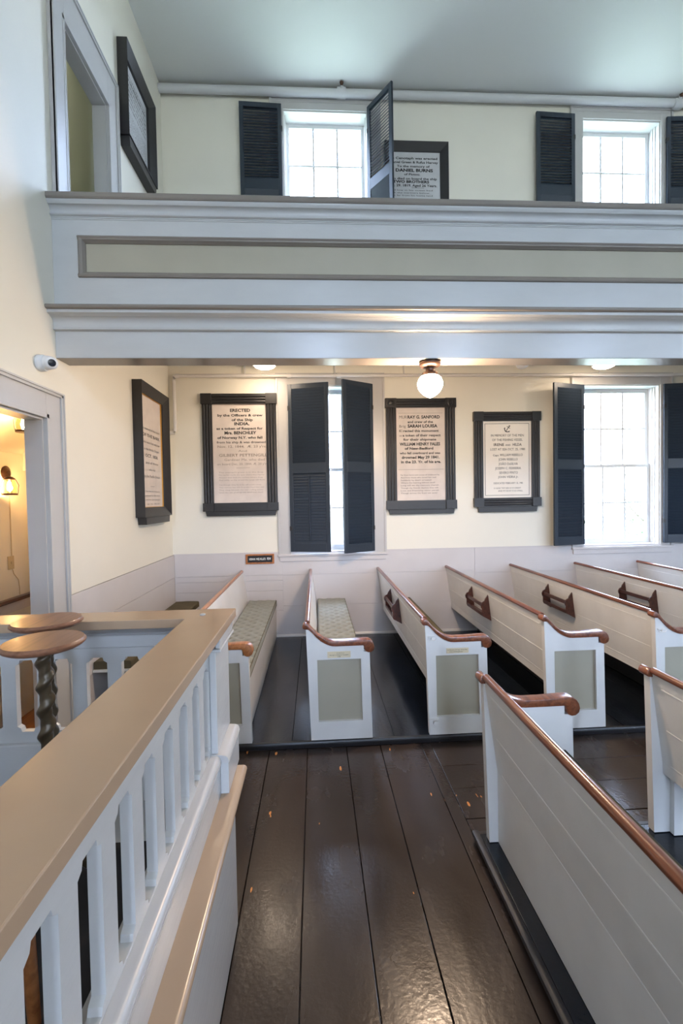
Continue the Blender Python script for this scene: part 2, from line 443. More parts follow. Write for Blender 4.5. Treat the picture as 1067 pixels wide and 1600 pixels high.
struct(obj('baseboard_front', prism(B(), [(WF-0.016, 0.001), (WF-0.034, 0.001), (WF-0.034, 0.014), (WF-0.028, 0.026), (WF-0.016, 0.032)], 'x', WL+0.02, WR-0.01), M['pipe']))
struct(obj('trim_3', boxes((WL+0.001, WR-0.01, WF-0.004, WF-0.0005, 1.083, 1.092)), M['wainscot']))

# ------------------------------------------------------------------ windows
def window(idx, x0, x1, z0, z1, lower, yf=WF, s=1, full=True):
    """s=1: wall face at yf, outside towards +y; s=-1 the wall behind the camera"""
    root = bpy.data.objects.new('window_%d' % idx, None); COL.objects.link(root); struct(root); root.location = ((x0+x1)/2, yf, z0)
    inv = Matrix.Translation((-(x0+x1)/2, -yf, -z0))
    def Y(d): return yf+s*d
    def add(name, bm, m, par=root, **k):
        bm.transform(inv); return obj(name, bm, m, par, **k)
    def bx(bm, a, b, d0, d1, c, d): box(bm, a, b, min(Y(d0), Y(d1)), max(Y(d0), Y(d1)), c, d)
    # casing with a raised back band
    cw = 0.155; head = 0.13 if not lower else 0.135
    bm = B()
    zb = z0-0.02 if lower else z0-0.05
    bx(bm, x0-cw, x0-0.002, -0.022, -0.0008, zb, z1+head); bx(bm, x1+0.002, x1+cw, -0.022, -0.0008, zb, z1+head)
    bx(bm, x0-0.002, x1+0.002, -0.022, -0.0008, z1+0.002, z1+head)
    bx(bm, x0-cw-0.012, x0-cw+0.016, -0.034, -0.0008, zb, z1+head); bx(bm, x1+cw-0.016, x1+cw+0.012, -0.034, -0.0008, zb, z1+head)
    bx(bm, x0-cw-0.012, x1+cw+0.012, -0.034, -0.0008, z1+head, z1+head+0.02)
    bx(bm, x0-cw+0.04, x1+cw-0.04, -0.027, -0.0222, z1+head-0.045, z1+head-0.035)
    add('casing', bm, M['trim'], bevel=0.003)
    if lower:
        bm = B()
        bx(bm, x0-cw-0.02, x1+cw+0.02, -0.055, -0.017, z0-0.05, z0-0.02); bx(bm, x0+0.001, x1-0.001, -0.017, 0.15, z0-0.03, z0+0.002)
        bx(bm, x0-cw, x1+cw, -0.034, -0.017, z0-0.115, z0-0.05)
        add('sill', bm, M['wainscot'], bevel=0.003)
    # jamb lining and stops
    bm = B()
    bx(bm, x0+0.0005, x0+0.012, 0.0, 0.235, z0, z1); bx(bm, x1-0.012, x1-0.0005, 0.0, 0.235, z0, z1); bx(bm, x0+0.012, x1-0.012, 0.0, 0.235, z1-0.012, z1-0.0005)
    for st in (0.06, 0.11):
        bx(bm, x0+0.012, x0+0.024, st, st+0.02, z0, z1-0.012); bx(bm, x1-0.024, x1-0.012, st, st+0.02, z0, z1-0.012)
    add('jamb', bm, M['sash'])
    # two sashes of three by two lights
    zm = (z0+z1)/2
    for (a, b, d, nm) in ((zm-0.02, z1-0.013, 0.19, 'upper_sash'), (z0+0.003, zm+0.02, 0.15, 'lower_sash')):
        bm = B(); X0, X1 = x0+0.0125, x1-0.0125; st = 0.05; th = 0.034
        rb = 0.07 if nm == 'lower_sash' else 0.04; rt = 0.04 if nm == 'lower_sash' else 0.05
        bx(bm, X0, X0+st, d, d+th, a, b); bx(bm, X1-st, X1, d, d+th, a, b)
        bx(bm, X0+st, X1-st, d, d+th, a, a+rb); bx(bm, X0+st, X1-st, d, d+th, b-rt, b)
        gx0, gx1, gz0, gz1 = X0+st, X1-st, a+rb, b-rt
        for k in (1, 2):
            x = gx0+(gx1-gx0)*k/3; bx(bm, x-0.012, x+0.012, d+0.004, d+th-0.004, gz0, gz1)
        z = (gz0+gz1)/2
        for k in range(3):
            a1 = gx0+(gx1-gx0)*k/3+(0.010 if k else 0); b1 = gx0+(gx1-gx0)*(k+1)/3-(0.010 if k < 2 else 0)
            bx(bm, a1, b1, d+0.004, d+th-0.004, z-0.010, z+0.010)
        so = add(nm, bm, M['sash'])
        bm = B(); bx(bm, gx0-0.004, gx1+0.004, d+0.0155, d+0.0185, gz0-0.004, gz1+0.004)
        add('pane', bm, M['glass'], so)
    return root
wi = 1
for (a, b) in WIN_X:
    for lower, (z0, z1) in ((True, LOW), (False, UPP)):
        window(wi, a, b, z0, z1, lower); wi += 1
for (a, b) in WIN_X:
    for lower, (z0, z1) in ((True, LOW), (False, UPP)):
        window(wi, a, b, z0, z1, lower, WB, -1); wi += 1

# ------------------------------------------------------------------ interior louvred shutters
def shutter(label, hinge, free, z0, z1, mid, rod_side=1, open_low=False, open_up=False, group=None):
    hx, hy = hinge; fx, fy = free
    flip = -1 if fx > hx else 1
    w = math.hypot(fx-hx, fy-hy); rz = math.atan2(fy-hy, fx-hx)
    t = thing('shutter', label, 'shutter', (hx, hy, z0), rz, 'louvred window shutters')
    H = z1-z0; T = 0.014; st = 0.052
    zm0, zm1 = mid-0.065-z0, mid+0.065-z0
    bm = B()
    box(bm, 0.004, st, -T, T, 0, H); box(bm, w-st, w, -T, T, 0, H)
    box(bm, st, w-st, -T, T, 0, 0.11); box(bm, st, w-st, -T, T, zm0, zm1); box(bm, st, w-st, -T, T, H-0.06, H)
    obj('frame', bm, M['shutter'], t, bevel=0.002)
    def louvres(a, b, op, name):
        bm = B(); p = 0.0355; n = int((b-a)/p); p = (b-a)/n
        for i in range(n):
            zc = a+p*(i+0.5); an = op
            h = 0.0225; an = an*flip; c, s_ = math.cos(an), math.sin(an)
            pts = []
            for (u, v) in ((-h, -0.0028), (h, -0.0028), (h, 0.0028), (-h, 0.0028)):
                pts.append((u*s_-v*c, zc+u*c+v*s_))
            pts = [(max(-0.0135, min(0.0135, q[0])), q[1]) for q in pts]
            prism(bm, pts, 'x', st-0.003, w-st+0.003)
        return obj(name, bm, M['shutter'], t)
    louvres(zm1+0.002, H-0.062, (0.45 if z0 < 3 else -0.62) if not open_up else -0.95, 'upper_louvres')
    louvres(0.112, zm0-0.002, (0.45 if open_low < 1 else -0.36), 'lower_louvres')
    for (a, b, o) in ((zm1+0.03, H-0.09, open_up), (0.14, zm0-0.03, open_low)):
        if o: obj('tilt_rod', boxes((w/2-0.006, w/2+0.006, rod_side*0.016, rod_side*0.028, a, b)) if rod_side > 0 else boxes((w/2-0.006, w/2+0.006, -0.028, -0.016, a, b)), M['shutter'], t)
    for z in (H*0.14, H*0.86):
        bm = B(); lathe(bm, [(0.006, z-0.03), (0.006, z+0.03)], (0, 0, 0), 10); box(bm, 0.0, 0.03, -0.017, 0.017, z-0.025, z+0.025)
        obj('hinge', bm, M['black'], t)
    return t
shutter('left leaf of the half-closed pair of louvred shutters on the lower window', (-0.322, 5.835), (0.188, 5.705), 1.095, 3.205, 2.15, -1, True)
shutter('right leaf of the half-closed shutter pair, its free edge swung out into the room', (0.752, 5.835), (0.352, 5.585), 1.085, 3.21, 2.15, -1, 0.5)
shutter('open dark louvred shutter between the newest memorial tablet and the lower right window', (3.535, 5.835), (3.055, 5.700), 1.105, 3.19, 2.15, -1)
shutter('dark louvred shutter right of the lower right window, cut by the photo edge', (4.62, 5.835), (5.13, 5.745), 1.10, 3.20, 2.15, -1)
shutter('dark louvred shutter folded flat left of the upper left window', (-0.325, 5.835), (-0.845, 5.815), 4.56, 6.655, 5.67, -1)
shutter('dark louvred shutter swung straight out into the room beside the upper left window', (0.745, 5.835), (0.992, 5.455), 4.56, 6.645, 5.67, -1)
shutter('dark louvred shutter folded back left of the upper right window', (3.425, 5.835), (2.905, 5.815), 4.56, 6.645, 5.67, -1)
shutter('dark louvred shutter right of the upper right window, touching the photo edge', (4.655, 5.835), (5.16, 5.80), 4.56, 6.645, 5.67, -1)

# ------------------------------------------------------------------ the gallery
gx0, gx1 = WL+0.0008, WR-0.01
gal = thing('gallery', 'long pale grey gallery front with a recessed olive panel spanning the room above the pews', 'balcony', (5, 3.4, 2.779))
ginv = Matrix.Translation((-5, -3.4, -2.779))
def gadd(name, bm, m, **k):
    bm.transform(ginv); return obj(name, bm, m, gal, **k)
bm = B()
box(bm, gx0, gx1, 3.366, 3.541, 2.783, 3.344)
box(bm, gx0, gx1, 3.366, 3.50, 3.632, 3.86)
box(bm, gx0, -1.628, 3.366, 3.50, 3.344, 3.632)
box(bm, -1.628, gx1, 3.390, 3.50, 3.344, 3.632)
box(bm, gx0, gx1, 3.50, WF-0.04, 3.445, 3.56)
box(bm, gx0, gx1, 3.50, 3.541, 3.344, 3.445)
gadd('parapet', bm, M['gallery'])
gadd('beam_soffit', boxes((gx0, gx1, 3.368, 3.541, 2.779, 2.7828)), M['taupe_dark'])
gadd('inset_panel', boxes((-1.59, gx1, 3.384, 3.3895, 3.385, 3.59)), M['olive'])
# bolection moulding round the panel
bm = B()
mp = [(0.0, 0.0), (-0.014, 0.004), (-0.018, 0.014), (-0.012, 0.022), (-0.010, 0.030), (0.004, 0.040), (0.010, 0.046), (0.022, 0.046), (0.022, 0.0)]
prism(bm, [(3.3655+a, 3.634-b) for a, b in mp], 'x', -1.63, gx1)
prism(bm, [(3.3655+a, 3.342+b) for a, b in mp], 'x', -1.63, gx1)
prism(bm, [(-1.63+b, 3.3655+a) for a, b in mp], 'z', 3.36, 3.616)
gadd('panel_moulding', bm, M['taupe_dark'])
gadd('top_rail', prism(B(), [(3.300, 3.852), (3.294, 3.862), (3.294, 3.888), (3.300, 3.895), (3.56, 3.897), (3.56, 3.852)], 'x', gx0, gx1), M['taupe_dark'])
crown = [(3.306, 3.852), (3.308, 3.842), (3.316, 3.832)] + arc(3.316, 3.79, 0.036, 85, 10, 6) + [(3.350, 3.784), (3.344, 3.778), (3.343, 3.770), (3.350, 3.763), (3.358, 3.761), (3.358, 3.754), (3.362, 3.752), (3.362, 3.745), (3.367, 3.742), (3.367, 3.852)]
gadd('crown_moulding', prism(B(), crown, 'x', gx0, gx1), M['gallery'], smooth=True, angle=50)
bead = [(3.367, 3.113), (3.255, 3.113)] + arc(3.256, 3.099, 0.0145, 90, 270, 8) + [(3.367, 3.0845)]
gadd('string_bead', prism(B(), bead, 'x', gx0, gx1), M['taupe_dark'], smooth=True, angle=50)
cove = [(3.367, 3.0845), (3.268, 3.0845), (3.268, 3.064), (3.277, 3.060), (3.300, 3.057), (3.304, 3.052)] + arc(3.300, 3.008, 0.044, 85, 5, 7) + [(3.346, 2.99), (3.339, 2.984), (3.339, 2.975), (3.347, 2.970), (3.367, 2.969)]
gadd('string_cove', prism(B(), cove, 'x', gx0, gx1), M['gallery'], smooth=True, angle=50)

# ------------------------------------------------------------------ doorways
def casing_left(name, y0, y1, z0, z1, w, m, dbl=True, head=None):
    root = bpy.data.objects.new(name, None); COL.objects.link(root); struct(root); root.location = (WL, (y0+y1)/2, z0)
    inv = Matrix.Translation((-WL, -(y0+y1)/2, -z0))
    bm = B(); x0, x1 = WL+0.0006, WL+0.026; hd = head or w
    box(bm, x0, x1, y1+0.002, y1+w, z0, z1+hd); box(bm, x0, x1, y0-w, y0-0.002, z0, z1+hd); box(bm, x0, x1, y0-0.002, y1+0.002, z1+0.002, z1+hd)
    for (o, t) in ((w-0.03, 0.040), (w-0.012, 0.048)):
        oz = hd-w+o
        box(bm, x1, WL+t, y1+o, y1+w, z0, z1+hd); box(bm, x1, WL+t, y0-w, y0-o, z0, z1+hd); box(bm, x1, WL+t, y0-w, y1+w, z1+oz, z1+hd)
    for (o, t) in ((0.012, 0.032), (0.03, 0.029)):
        box(bm, x1, WL+t, y1+0.002, y1+o, z0, z1+o); box(bm, x1, WL+t, y0-o, y0-0.002, z0, z1+o); box(bm, x1, WL+t, y0-o, y1+o, z1+0.002, z1+o)
    bm.transform(inv); obj('casing', bm, m, root, bevel=0.003)
    bm = B(); box(bm, WL-0.112, WL+0.004, y1-0.012, y1-0.0005, z0, z1); box(bm, WL-0.112, WL+0.004, y0+0.0005, y0+0.012, z0, z1); box(bm, WL-0.112, WL+0.004, y0+0.012, y1-0.012, z1-0.012, z1-0.0005)
    bm.transform(inv); obj('jamb', bm, m, root)
casing_left('door_1', DOOR[0], DOOR[1], ZF+0.001, DOOR[3], 0.20, M['trim'], head=0.20)
casing_left('door_2', UDOOR[0], UDOOR[1], 3.57, UDOOR[3], 0.19, M['trim'], head=0.33)

# lower vestibule behind the left doorway
VX = -2.52
struct(obj('wall_vestibule', boxes((VX-0.1, VX, 1.3, 4.2, ZF-0.05, 2.9)), M['plaster']))
struct(obj('wall_vestibule', boxes((VX-0.1, WL-0.112, 4.2, 4.3, ZF-0.05, 2.9)), M['plaster']))
struct(obj('wall_vestibule', boxes((VX-0.1, WL-0.112, 1.2, 1.3, ZF-0.05, 2.9)), M['plaster']))
struct(obj('ceiling_vestibule', prism(B(), [(VX-0.1, 2.10), (WL-0.112, 2.72), (WL-0.112, 2.85), (VX-0.1, 2.85)], 'y', 1.3, 4.2), M['plaster']))
struct(obj('trim_4', boxes((VX+0.0005, WL-0.115, 4.12, 4.1995, 2.045, 2.23)), M['plaster']))
struct(obj('floor_vestibule', boxes((VX-0.1, WL, 1.2, 4.3, ZF-0.12, ZF-0.001)), M['orange']))
bm = boxes((VX+0.0005, VX+0.022, 1.31, 4.19, 0.87, 0.955)); struct(obj('trim_5', bm, M['wainscot']))
bm = prism(B(), [(VX+0.0005, 0.956), (VX+0.05, 0.956), (VX+0.058, 0.97), (VX+0.05, 0.986), (VX+0.0005, 0.986)], 'y', 1.31, 4.19)
tag(obj('handrail', bm, M['darkwood']), 'dark brown handrail ledge on the warm lit wall beyond the left doorway', 'handrail')
# upper stair hall behind the gallery doorway
UX = -2.75
struct(obj('wall_stairhall', boxes((UX-0.1, UX, 2.3, 8.1, 3.0, ZC+0.1)), M['green_plaster']))
struct(obj('wall_stairhall', boxes((UX-0.1, WL-0.112, 8.0, 8.1, 3.0, ZC+0.1)), M['green_plaster']))
struct(obj('wall_stairhall', boxes((UX-0.1, WL-0.112, 2.3, 2.4, 3.0, ZC+0.1)), M['green_plaster']))
struct(obj('wall_stairhall', boxes((WL-0.1, WL-0.02, WF+0.25, 8.1, 2.92, ZC+0.1)), M['green_plaster']))
struct(obj('floor_stairhall', boxes((UX-0.1, WL-0.112, 2.3, 8.1, 2.92, 3.0)), M['trim']))
struct(obj('ceiling_stairhall', boxes((UX-0.1, WL-0.09, 2.3, 8.1, ZC+0.1, ZC+0.2)), M['ceiling']))

def lantern(label, loc, wallmount, group=None):
    t = thing('wall_lantern' if wallmount else 'ceiling_lantern', label, 'lamp', loc)
    if wallmount:
        bm = lathe(B(), [(0.0, 0), (0.058, 0.0), (0.060, 0.006), (0.045, 0.012), (0.030, 0.022), (0.0, 0.024)], (0.0005, 0, 0), 28, 'x'); obj('backplate', bm, M['bronze'], t, smooth=True)
        obj('arm', tube(B(), [(0.02, 0, 0), (0.05, -0.03, 0.012), (0.075, -0.07, 0.01), (0.08, -0.08, -0.03)], 0.006), M['bronze'], t, smooth=True)
        c = (0.08, -0.08, -0.12); zt = 0.09
    else:
        bm = lathe(B(), [(0.0, 0), (0.05, 0.0), (0.05, -0.012), (0.015, -0.03), (0.0, -0.03)]); obj('canopy', bm, M['bronze'], t, smooth=True)
        obj('stem', tube(B(), [(0, 0, -0.03), (0, 0, -0.07)], 0.006), M['bronze'], t)
        c = (0, 0, -0.16); zt = 0.09
    bm = lathe(B(), [(0.0, 0.09), (0.022, 0.085), (0.040, 0.070), (0.040, 0.062), (0.0, 0.062)], c); obj('cap', bm, M['bronze'], t, smooth=True)
    bm = lathe(B(), [(0.044, -0.062), (0.055, -0.062), (0.055, -0.048), (0.044, -0.048)], c); obj('bottom_ring', bm, M['bronze'], t)
    bm = B()
    for k in range(4):
        a = PI/4+k*PI/2; tube(bm, [(c[0]+0.054*math.cos(a), c[1]+0.054*math.sin(a), c[2]-0.055), (c[0]+0.062*math.cos(a), c[1]+0.062*math.sin(a), c[2]+0.02), (c[0]+0.040*math.cos(a), c[1]+0.040*math.sin(a), c[2]+0.066)], 0.0025, 6)
    obj('cage', bm, M['bronze'], t)
    obj('glass_shade', lathe(B(), [(0.046, -0.046), (0.050, 0), (0.038, 0.06), (0.036, 0.06), (0.048, 0), (0.044, -0.046)], c), M['amber'], t, smooth=True)
    obj('bulb', lathe(B(), [(0.0, -0.03), (0.014, -0.024), (0.020, -0.008), (0.016, 0.015), (0.010, 0.04), (0.0, 0.045)], c, 16), M['bulb'], t, smooth=True)
    return t
lantern('round-backed bronze wall lantern glowing on the vestibule wall, at the left photo edge', (VX, 3.895, 2.012), True)
lantern('bronze caged lantern hanging just inside the head of the left doorway', (-2.15, 3.545, 2.51), False)
t = thing('outlet_plate', 'small ivory switch plate on the warm vestibule wall below the lantern', 'outlet', (VX, 3.915, 1.275))
obj('plate', boxes((0.0005, 0.007, -0.037, 0.037, -0.055, 0.055)), M['ivory'], t, bevel=0.002)
obj('toggle', boxes((0.007, 0.013, -0.004, 0.004, -0.010, 0.010)), M['ivory'], t)
tag(obj('cable', tube(B(), [(VX+0.006, 3.925, 1.83), (VX+0.006, 3.925, 1.60), (VX+0.006, 3.925, 1.333)], 0.004, 8), M['ivory']), 'thin surface cable running from the wall lantern down to the switch plate', 'cable')
tag(obj('cable', tube(B(), [(VX+0.006, 3.93, 1.217), (VX+0.008, 3.94, 1.18), (VX+0.006, 4.0, 1.12), (VX+0.006, 4.01, 1.05), (VX+0.006, 4.01, 0.99)], 0.003, 8), M['ivory']), 'thin bent cable dropping from the switch plate to the handrail ledge', 'cable')
# unseen lamp added to brighten the upper stair hall behind its doorway
t = thing('stairhall_fill_lamp', 'plain round lamp under the ceiling of the upper stair hall, seen only by its light', 'lamp', (-2.3, 4.4, ZC+0.099))
obj('fill_lamp_dome', lathe(B(), [(0.0, -0.09), (0.08, -0.075), (0.12, -0.03), (0.12, 0), (0, 0)], (0, 0, 0), 24), emit('stairhall_fill_glow', (1.0, 0.98, 0.90), 14.0), t, smooth=True)

# ------------------------------------------------------------------ memorial tablets
PX = 1/121.0
def flutes(bm, a0, a1, b0, b1, y, vertical, n=3, r=None):
    """n half-round reeds filling the strip a0..a1 (across), b0..b1 (along), proud of plane y towards -Y"""
    p = (a1-a0)/n; r = r or p*0.42
    for i in range(n):
        c = a0+p*(i+0.5)
        pts = [(c+r*math.cos(q), y-0.9*r*math.sin(q)) for q in [PI*k/6 for k in range(7)]]
        if vertical: prism(bm, pts, 'z', b0, b1)
        else:
            prism(bm, [(q[1], q[0]) for q in pts], 'x', b0, b1)
def tablet(label, x0, x1, z0, z1, fw, sheet_m, style, ledge=(0.06, 0.03), loc=None, rz=0, depth=0.06):
    """frame drawn in local metres around its own centre; returns root, sheet rectangle (local) and sheet plane y"""
    xc, zc = (x0+x1)/2, (z0+z1)/2
    t = thing('memorial_tablet', label, 'memorial tablet', loc or (xc, WF, zc), rz, 'framed memorial tablets')
    w, h = (x1-x0)/2, (z1-z0)/2; D = depth
    bm = B()
    L, R, Bt, T = fw
    if style == 'mitre':
        # sloping picture-frame section
        def q(a, b, c, d): bm.faces.new([bm.verts.new(p) for p in (a, b, c, d)])
        o = [(-w, -h), (w, -h), (w, h), (-w, h)]; i_ = [(-w+L, -h+Bt), (w-R, -h+Bt), (w-R, h-T), (-w+L, h-T)]
        for k in range(4):
            a, b = o[k], o[(k+1) % 4]; c, d = i_[(k+1) % 4], i_[k]
            q((a[0], -D, a[1]), (b[0], -D, b[1]), (c[0], -D*0.55, c[1]), (d[0], -D*0.55, d[1]))
            q((a[0], -D, a[1]), (b[0], -D, b[1]), (b[0], -0.001, b[1]), (a[0], -0.001, a[1]))
            q((d[0], -D*0.55, d[1]), (c[0], -D*0.55, c[1]), (c[0], -0.001, c[1]), (d[0], -0.001, d[1]))
            q((a[0], -0.001, a[1]), (b[0], -0.001, b[1]), (c[0], -0.001, c[1]), (d[0], -0.001, d[1]))
        bmesh.ops.remove_doubles(bm, verts=bm.verts, dist=1e-5)
    else:
        D2 = D*0.62
        box(bm, -w+0.01, -w+L, -D2, -0.001, -h+Bt, h-T); box(bm, w-R, w-0.01, -D2, -0.001, -h+Bt, h-T)
        box(bm, -w+L, w-R, -D2, -0.001, -h, -h+Bt); box(bm, -w+L, w-R, -D2, -0.001, h-T, h)
        cb = {'a': D, 'b': D, 'c': D}[style]
        for sx_ in (-1, 1):
            for (za, zb) in ((-h, -h+Bt), (h-T, h)):
                xa, xb = (-w, -w+L) if sx_ < 0 else (w-R, w)
                box(bm, xa, xb, -cb, -0.001, za, zb)
                if style == 'b' and za > 0:
                    lathe(bm, [(0.046, 0), (0.046, -0.008), (0.036, -0.012), (0.030, -0.006), (0.020, -0.014), (0.0, -0.018)], ((xa+xb)/2, -cb, (za+zb)/2), 20, 'y')
        flutes(bm, -w+0.018, -w+L-0.01, -h+Bt, h-T, -D2, True); flutes(bm, w-R+0.01, w-0.018, -h+Bt, h-T, -D2, True)
        flutes(bm, h-T+0.012, h-0.012, -w+L, w-R, -D2, False)
        if style == 'c': flutes(bm, -h+0.012, -h+Bt-0.012, -w+L, w-R, -D2, False)
    obj('frame', bm, M['black'] if style != 'mitre_up' else M['shutter'], t, bevel=0.0015)
    lh, li = ledge
    bm = prism(B(), [(-w+li, -h-0.0005), (w-li, -h-0.0005), (w-li-0.012, -h-lh), (-w+li+0.012, -h-lh)], 'y', -D*0.9, -0.001)
    obj('ledge', bm, M['black'], t, bevel=0.003)
    sp = -D*0.30
    s = obj('stone', boxes((-w+L+0.0005, w-R-0.0005, sp, -0.0012, -h+Bt+0.0005, h-T-0.0005)), sheet_m, t)
    return t, s, (-w+L, w-R, -h+Bt, h-T), sp
def inscribe(stone, lines, m, y, name='inscription', depth=0.0015):
    bm = text_mesh(lines, depth); bm.transform(Matrix.Translation((0, y-0.0002, 0)))
    return obj(name, bm, m, stone)

# A: left of the shuttered window
t, s, r, sp = tablet('tall black-framed marble tablet left of the half-closed shutters, its lower lettering faded away', -1.405, -0.462, 1.625, 3.100, (0.133, 0.140, 0.105, 0.130), M['marble'], 'a')
def LA(y, xl, xr, txt, cap, bold=0.03):
    # placed on the stone by measure: 121 drawing units to the metre from the stone's top left corner
    return (txt, r[0]+((xl+xr)/2-330)*PX, r[3]-(y-631)*PX, cap*PX, (xr-xl)*PX, bold)
dark = [LA(642.5, 357, 387.5, 'ERECTED', 4.6, .05), LA(649.5, 338, 406, 'by the Officers & crew', 3.6, .04), LA(656.5, 359, 391, 'of the Ship', 3.8, .04),
        LA(662.8, 363, 386, 'INDIA.', 4.4, .05), LA(669.5, 336, 406, 'as a token of Respect for', 3.6, .04), LA(676.5, 348, 396, 'Mrs. BENCHLEY', 4.4, .05),
        LA(683.5, 337, 405, 'of Norway N.Y. who fell', 3.8, .04), LA(690.3, 336, 410, 'from his ship & was drowned', 3.4, .02)]
pale = [LA(697, 337, 411, 'Nov. 12. 1844.  Æ. 23 y\'rs.', 3.6, .02), LA(703.5, 368, 381, 'And', 3.2, .0), LA(710.5, 339, 412, 'GILBERT PETTENGILL', 4.2, .02),
        LA(717, 347, 408, 'Gardiner Me. who died', 3.6, .0), LA(723.5, 336, 413, 'on board Dec. 20. 1844. Æ. 20 y\'rs.', 3.4, .0), ('-', r[0]+45*PX, r[3]-97*PX, 0.003, 0.17, 0)]
vers = ['The seaman\'s grave is in the deep', 'No marble marks the spot where they repose', 'Around their bed the restless waters sleep', 'And softly on the strand the surge still flows',
        'Yet though they lie in far off ocean caves', 'Their memory lives with those who loved them well', 'They sleep beneath the ever rolling waves', 'Until the sea gives up the dead that dwell']
for i, v in enumerate(vers): pale.append(LA(735.5+i*3.9+(3.4 if i > 3 else 0), 338, 338+random.uniform(60, 71), v, 2.0, -0.01))
pale.append(('-', r[0]+47*PX, r[3]-134*PX, 0.002, 0.20, 0))
inscribe(s, dark, M['ink'], sp); inscribe(s, pale, M['faded'], sp, 'faded_inscription')

# B: right of the shuttered window
t, s, r, sp = tablet('tall black-framed marble tablet with rosette corner blocks right of the half-closed shutters', 0.915, 1.832, 1.605, 3.030, (0.142, 0.140, 0.115, 0.118), M['marble'], 'b')
def LB(y, xl, xr, txt, cap, bold=0.03): return (txt, r[0]+((xl+xr)/2-619)*PX, r[3]-(y-638)*PX, cap*PX, (xr-xl)*PX, bold)
inscribe(s, [LB(654.6, 637, 688, 'RAY G. SANFORD', 4.6, .05), LB(661.6, 637, 677, 'and crew of the', 3.6, .04), LB(668.5, 637, 684, 'SARAH LOUISA', 4.6, .06),
   LB(675.5, 630, 686, 'rected this monument', 3.6, .04), LB(682.5, 629, 689, 'a token of their respect', 3.6, .04), LB(689, 630, 682, 'for their shipmate', 3.6, .04),
   LB(696.6, 624, 688, 'WILLIAM HENRY FALES', 4.6, .05), LB(703, 632, 677, 'of New-Bedford', 3.8, .05), LB(710, 624, 688, 'who fell overboard and was', 3.4, .04),
   LB(717, 627, 687, 'drowned May 29 1841.', 4.2, .05), LB(724, 626, 689, 'in the 23. Yr. of his age.', 4.0, .05)], M['ink'], sp)
fl = [LB(654.6, 624, 636, 'MUR', 4.6, .0), LB(668.5, 624, 634, 'Brig', 4.0, .0), LB(675.5, 624, 629, 'E', 3.6, 0), LB(682.5, 624, 628, 'as', 3.2, 0)]
vb = ['Far from home and scenes of childhood he', 'And from those who loved him well', 'Suddenly by death arrested', 'Where the foaming billows swell', 'Long will we thy memory cherish', 'Though thy friends deplore thee still',
      'Love and friendship never perish', 'Though across the foam we sever']
for i, v in enumerate(vb): fl.append(LB(743.5+i*4.05, 625, 625+[61, 56, 48, 54, 60, 59, 60, 58][i], v, 2.2, 0.0))
inscribe(s, fl, mat('brown_black_lettering', (0.09, 0.07, 0.06), 0.6), sp, 'verse_inscription')
obj('joint_line', boxes((r[0]+0.02, r[1]-0.02, sp-0.0012, sp-0.0001, r[3]-0.795, r[3]-0.791), (r[0]+0.03, r[1]-0.03, sp-0.0012, sp-0.0001, r[3]-0.070, r[3]-0.067)), M['faded'], s)

# C: the newest, right of B
t, s, r, sp = tablet('smaller clean cream tablet with a black anchor between the globe lamp and the right window', 2.062, 2.955, 1.62, 2.852, (0.128, 0.118, 0.115, 0.120), M['marble_new'], 'c', ledge=(0.07, 0.05))
def LC(y, xl, xr, txt, cap, bold=0.0): return (txt, r[0]+((xl+xr)/2-755)*PX+0.01, r[3]-(y-657)*PX, cap*PX, (xr-xl)*PX, bold)
inscribe(s, [LC(681.2, 767, 820, 'IN MEMORY OF THE MEN', 3.6), LC(688.2, 769, 818, 'OF THE FISHING VESSEL', 3.6), LC(696, 771.5, 788, 'IRENE', 4.2, .015), LC(696, 790, 798.5, 'AND', 2.8), LC(696, 802, 816.5, 'HILDA', 4.2, .015),
   LC(703, 766, 822, 'LOST AT SEA OCT. 25, 1980', 3.6), LC(712, 770, 780, 'Capt.', 3.0), LC(712, 781, 818, 'WILLIAM REBELLO', 3.8), LC(719, 779, 810, 'JOHN REBELLO', 3.8),
   LC(726, 779, 810, 'JOÃO DaSILVA', 3.8), LC(733, 773.5, 815, 'JOSEPH C. FERREIRA', 3.8), LC(740, 780, 810, 'SEVERO PINTO', 3.8), LC(746.5, 778, 811, 'JOHN VIEIRA Jr.', 3.4),
   LC(756, 771, 818, 'DEDICATED FEBRUARY 15, 1981', 2.8), LC(763.5, 771, 815, 'O GOD THY SEA IS SO GREAT', 2.2), LC(768, 778, 818, 'AND MY BOAT IS SO SMALL', 2.2)], M['ink'], sp)
bm = B(); q0, q1, q2, q3 = r[0]+0.028, r[1]-0.028, r[2]+0.03, r[3]-0.03
for (a, b, c, d) in ((q0, q1, q2, q2+.005), (q0, q1, q3-.005, q3), (q0, q0+.005, q2, q3), (q1-.005, q1, q2, q3)): box(bm, a, b, sp-0.0015, sp-0.0001, c, d)
obj('border_line', bm, M['ink'], s)
# anchor: shank, stock, ring, arms and flukes, tilted
def anchor():
    bm = B(); y = 0
    box(bm, -0.004, 0.004, -0.0015, 0, -0.045, 0.035)
    box(bm, -0.024, 0.024, -0.0015, 0, 0.018, 0.024)
    ring = arc(0, 0.043, 0.009, 0, 360, 12)[:-1]; prism(bm, ring, 'y', -0.0015, 0)
    a = arc(0, -0.010, 0.038, 205, 335, 12)+arc(0, -0.006, 0.031, 335, 205, 12); prism(bm, a, 'y', -0.0015, 0)
    for s_ in (-1, 1): prism(bm, [(s_*0.044, -0.030), (s_*0.026, -0.022), (s_*0.040, -0.004)], 'y', -0.0015, 0)
    bm.transform(Matrix.Translation(((794-755)*PX+r[0]+0.01, sp-0.0003, r[3]-(669-657)*PX)) @ Matrix.Rotation(math.radians(35), 4, 'Y')); return bm
obj('anchor_emblem', anchor(), M['ink'], s)

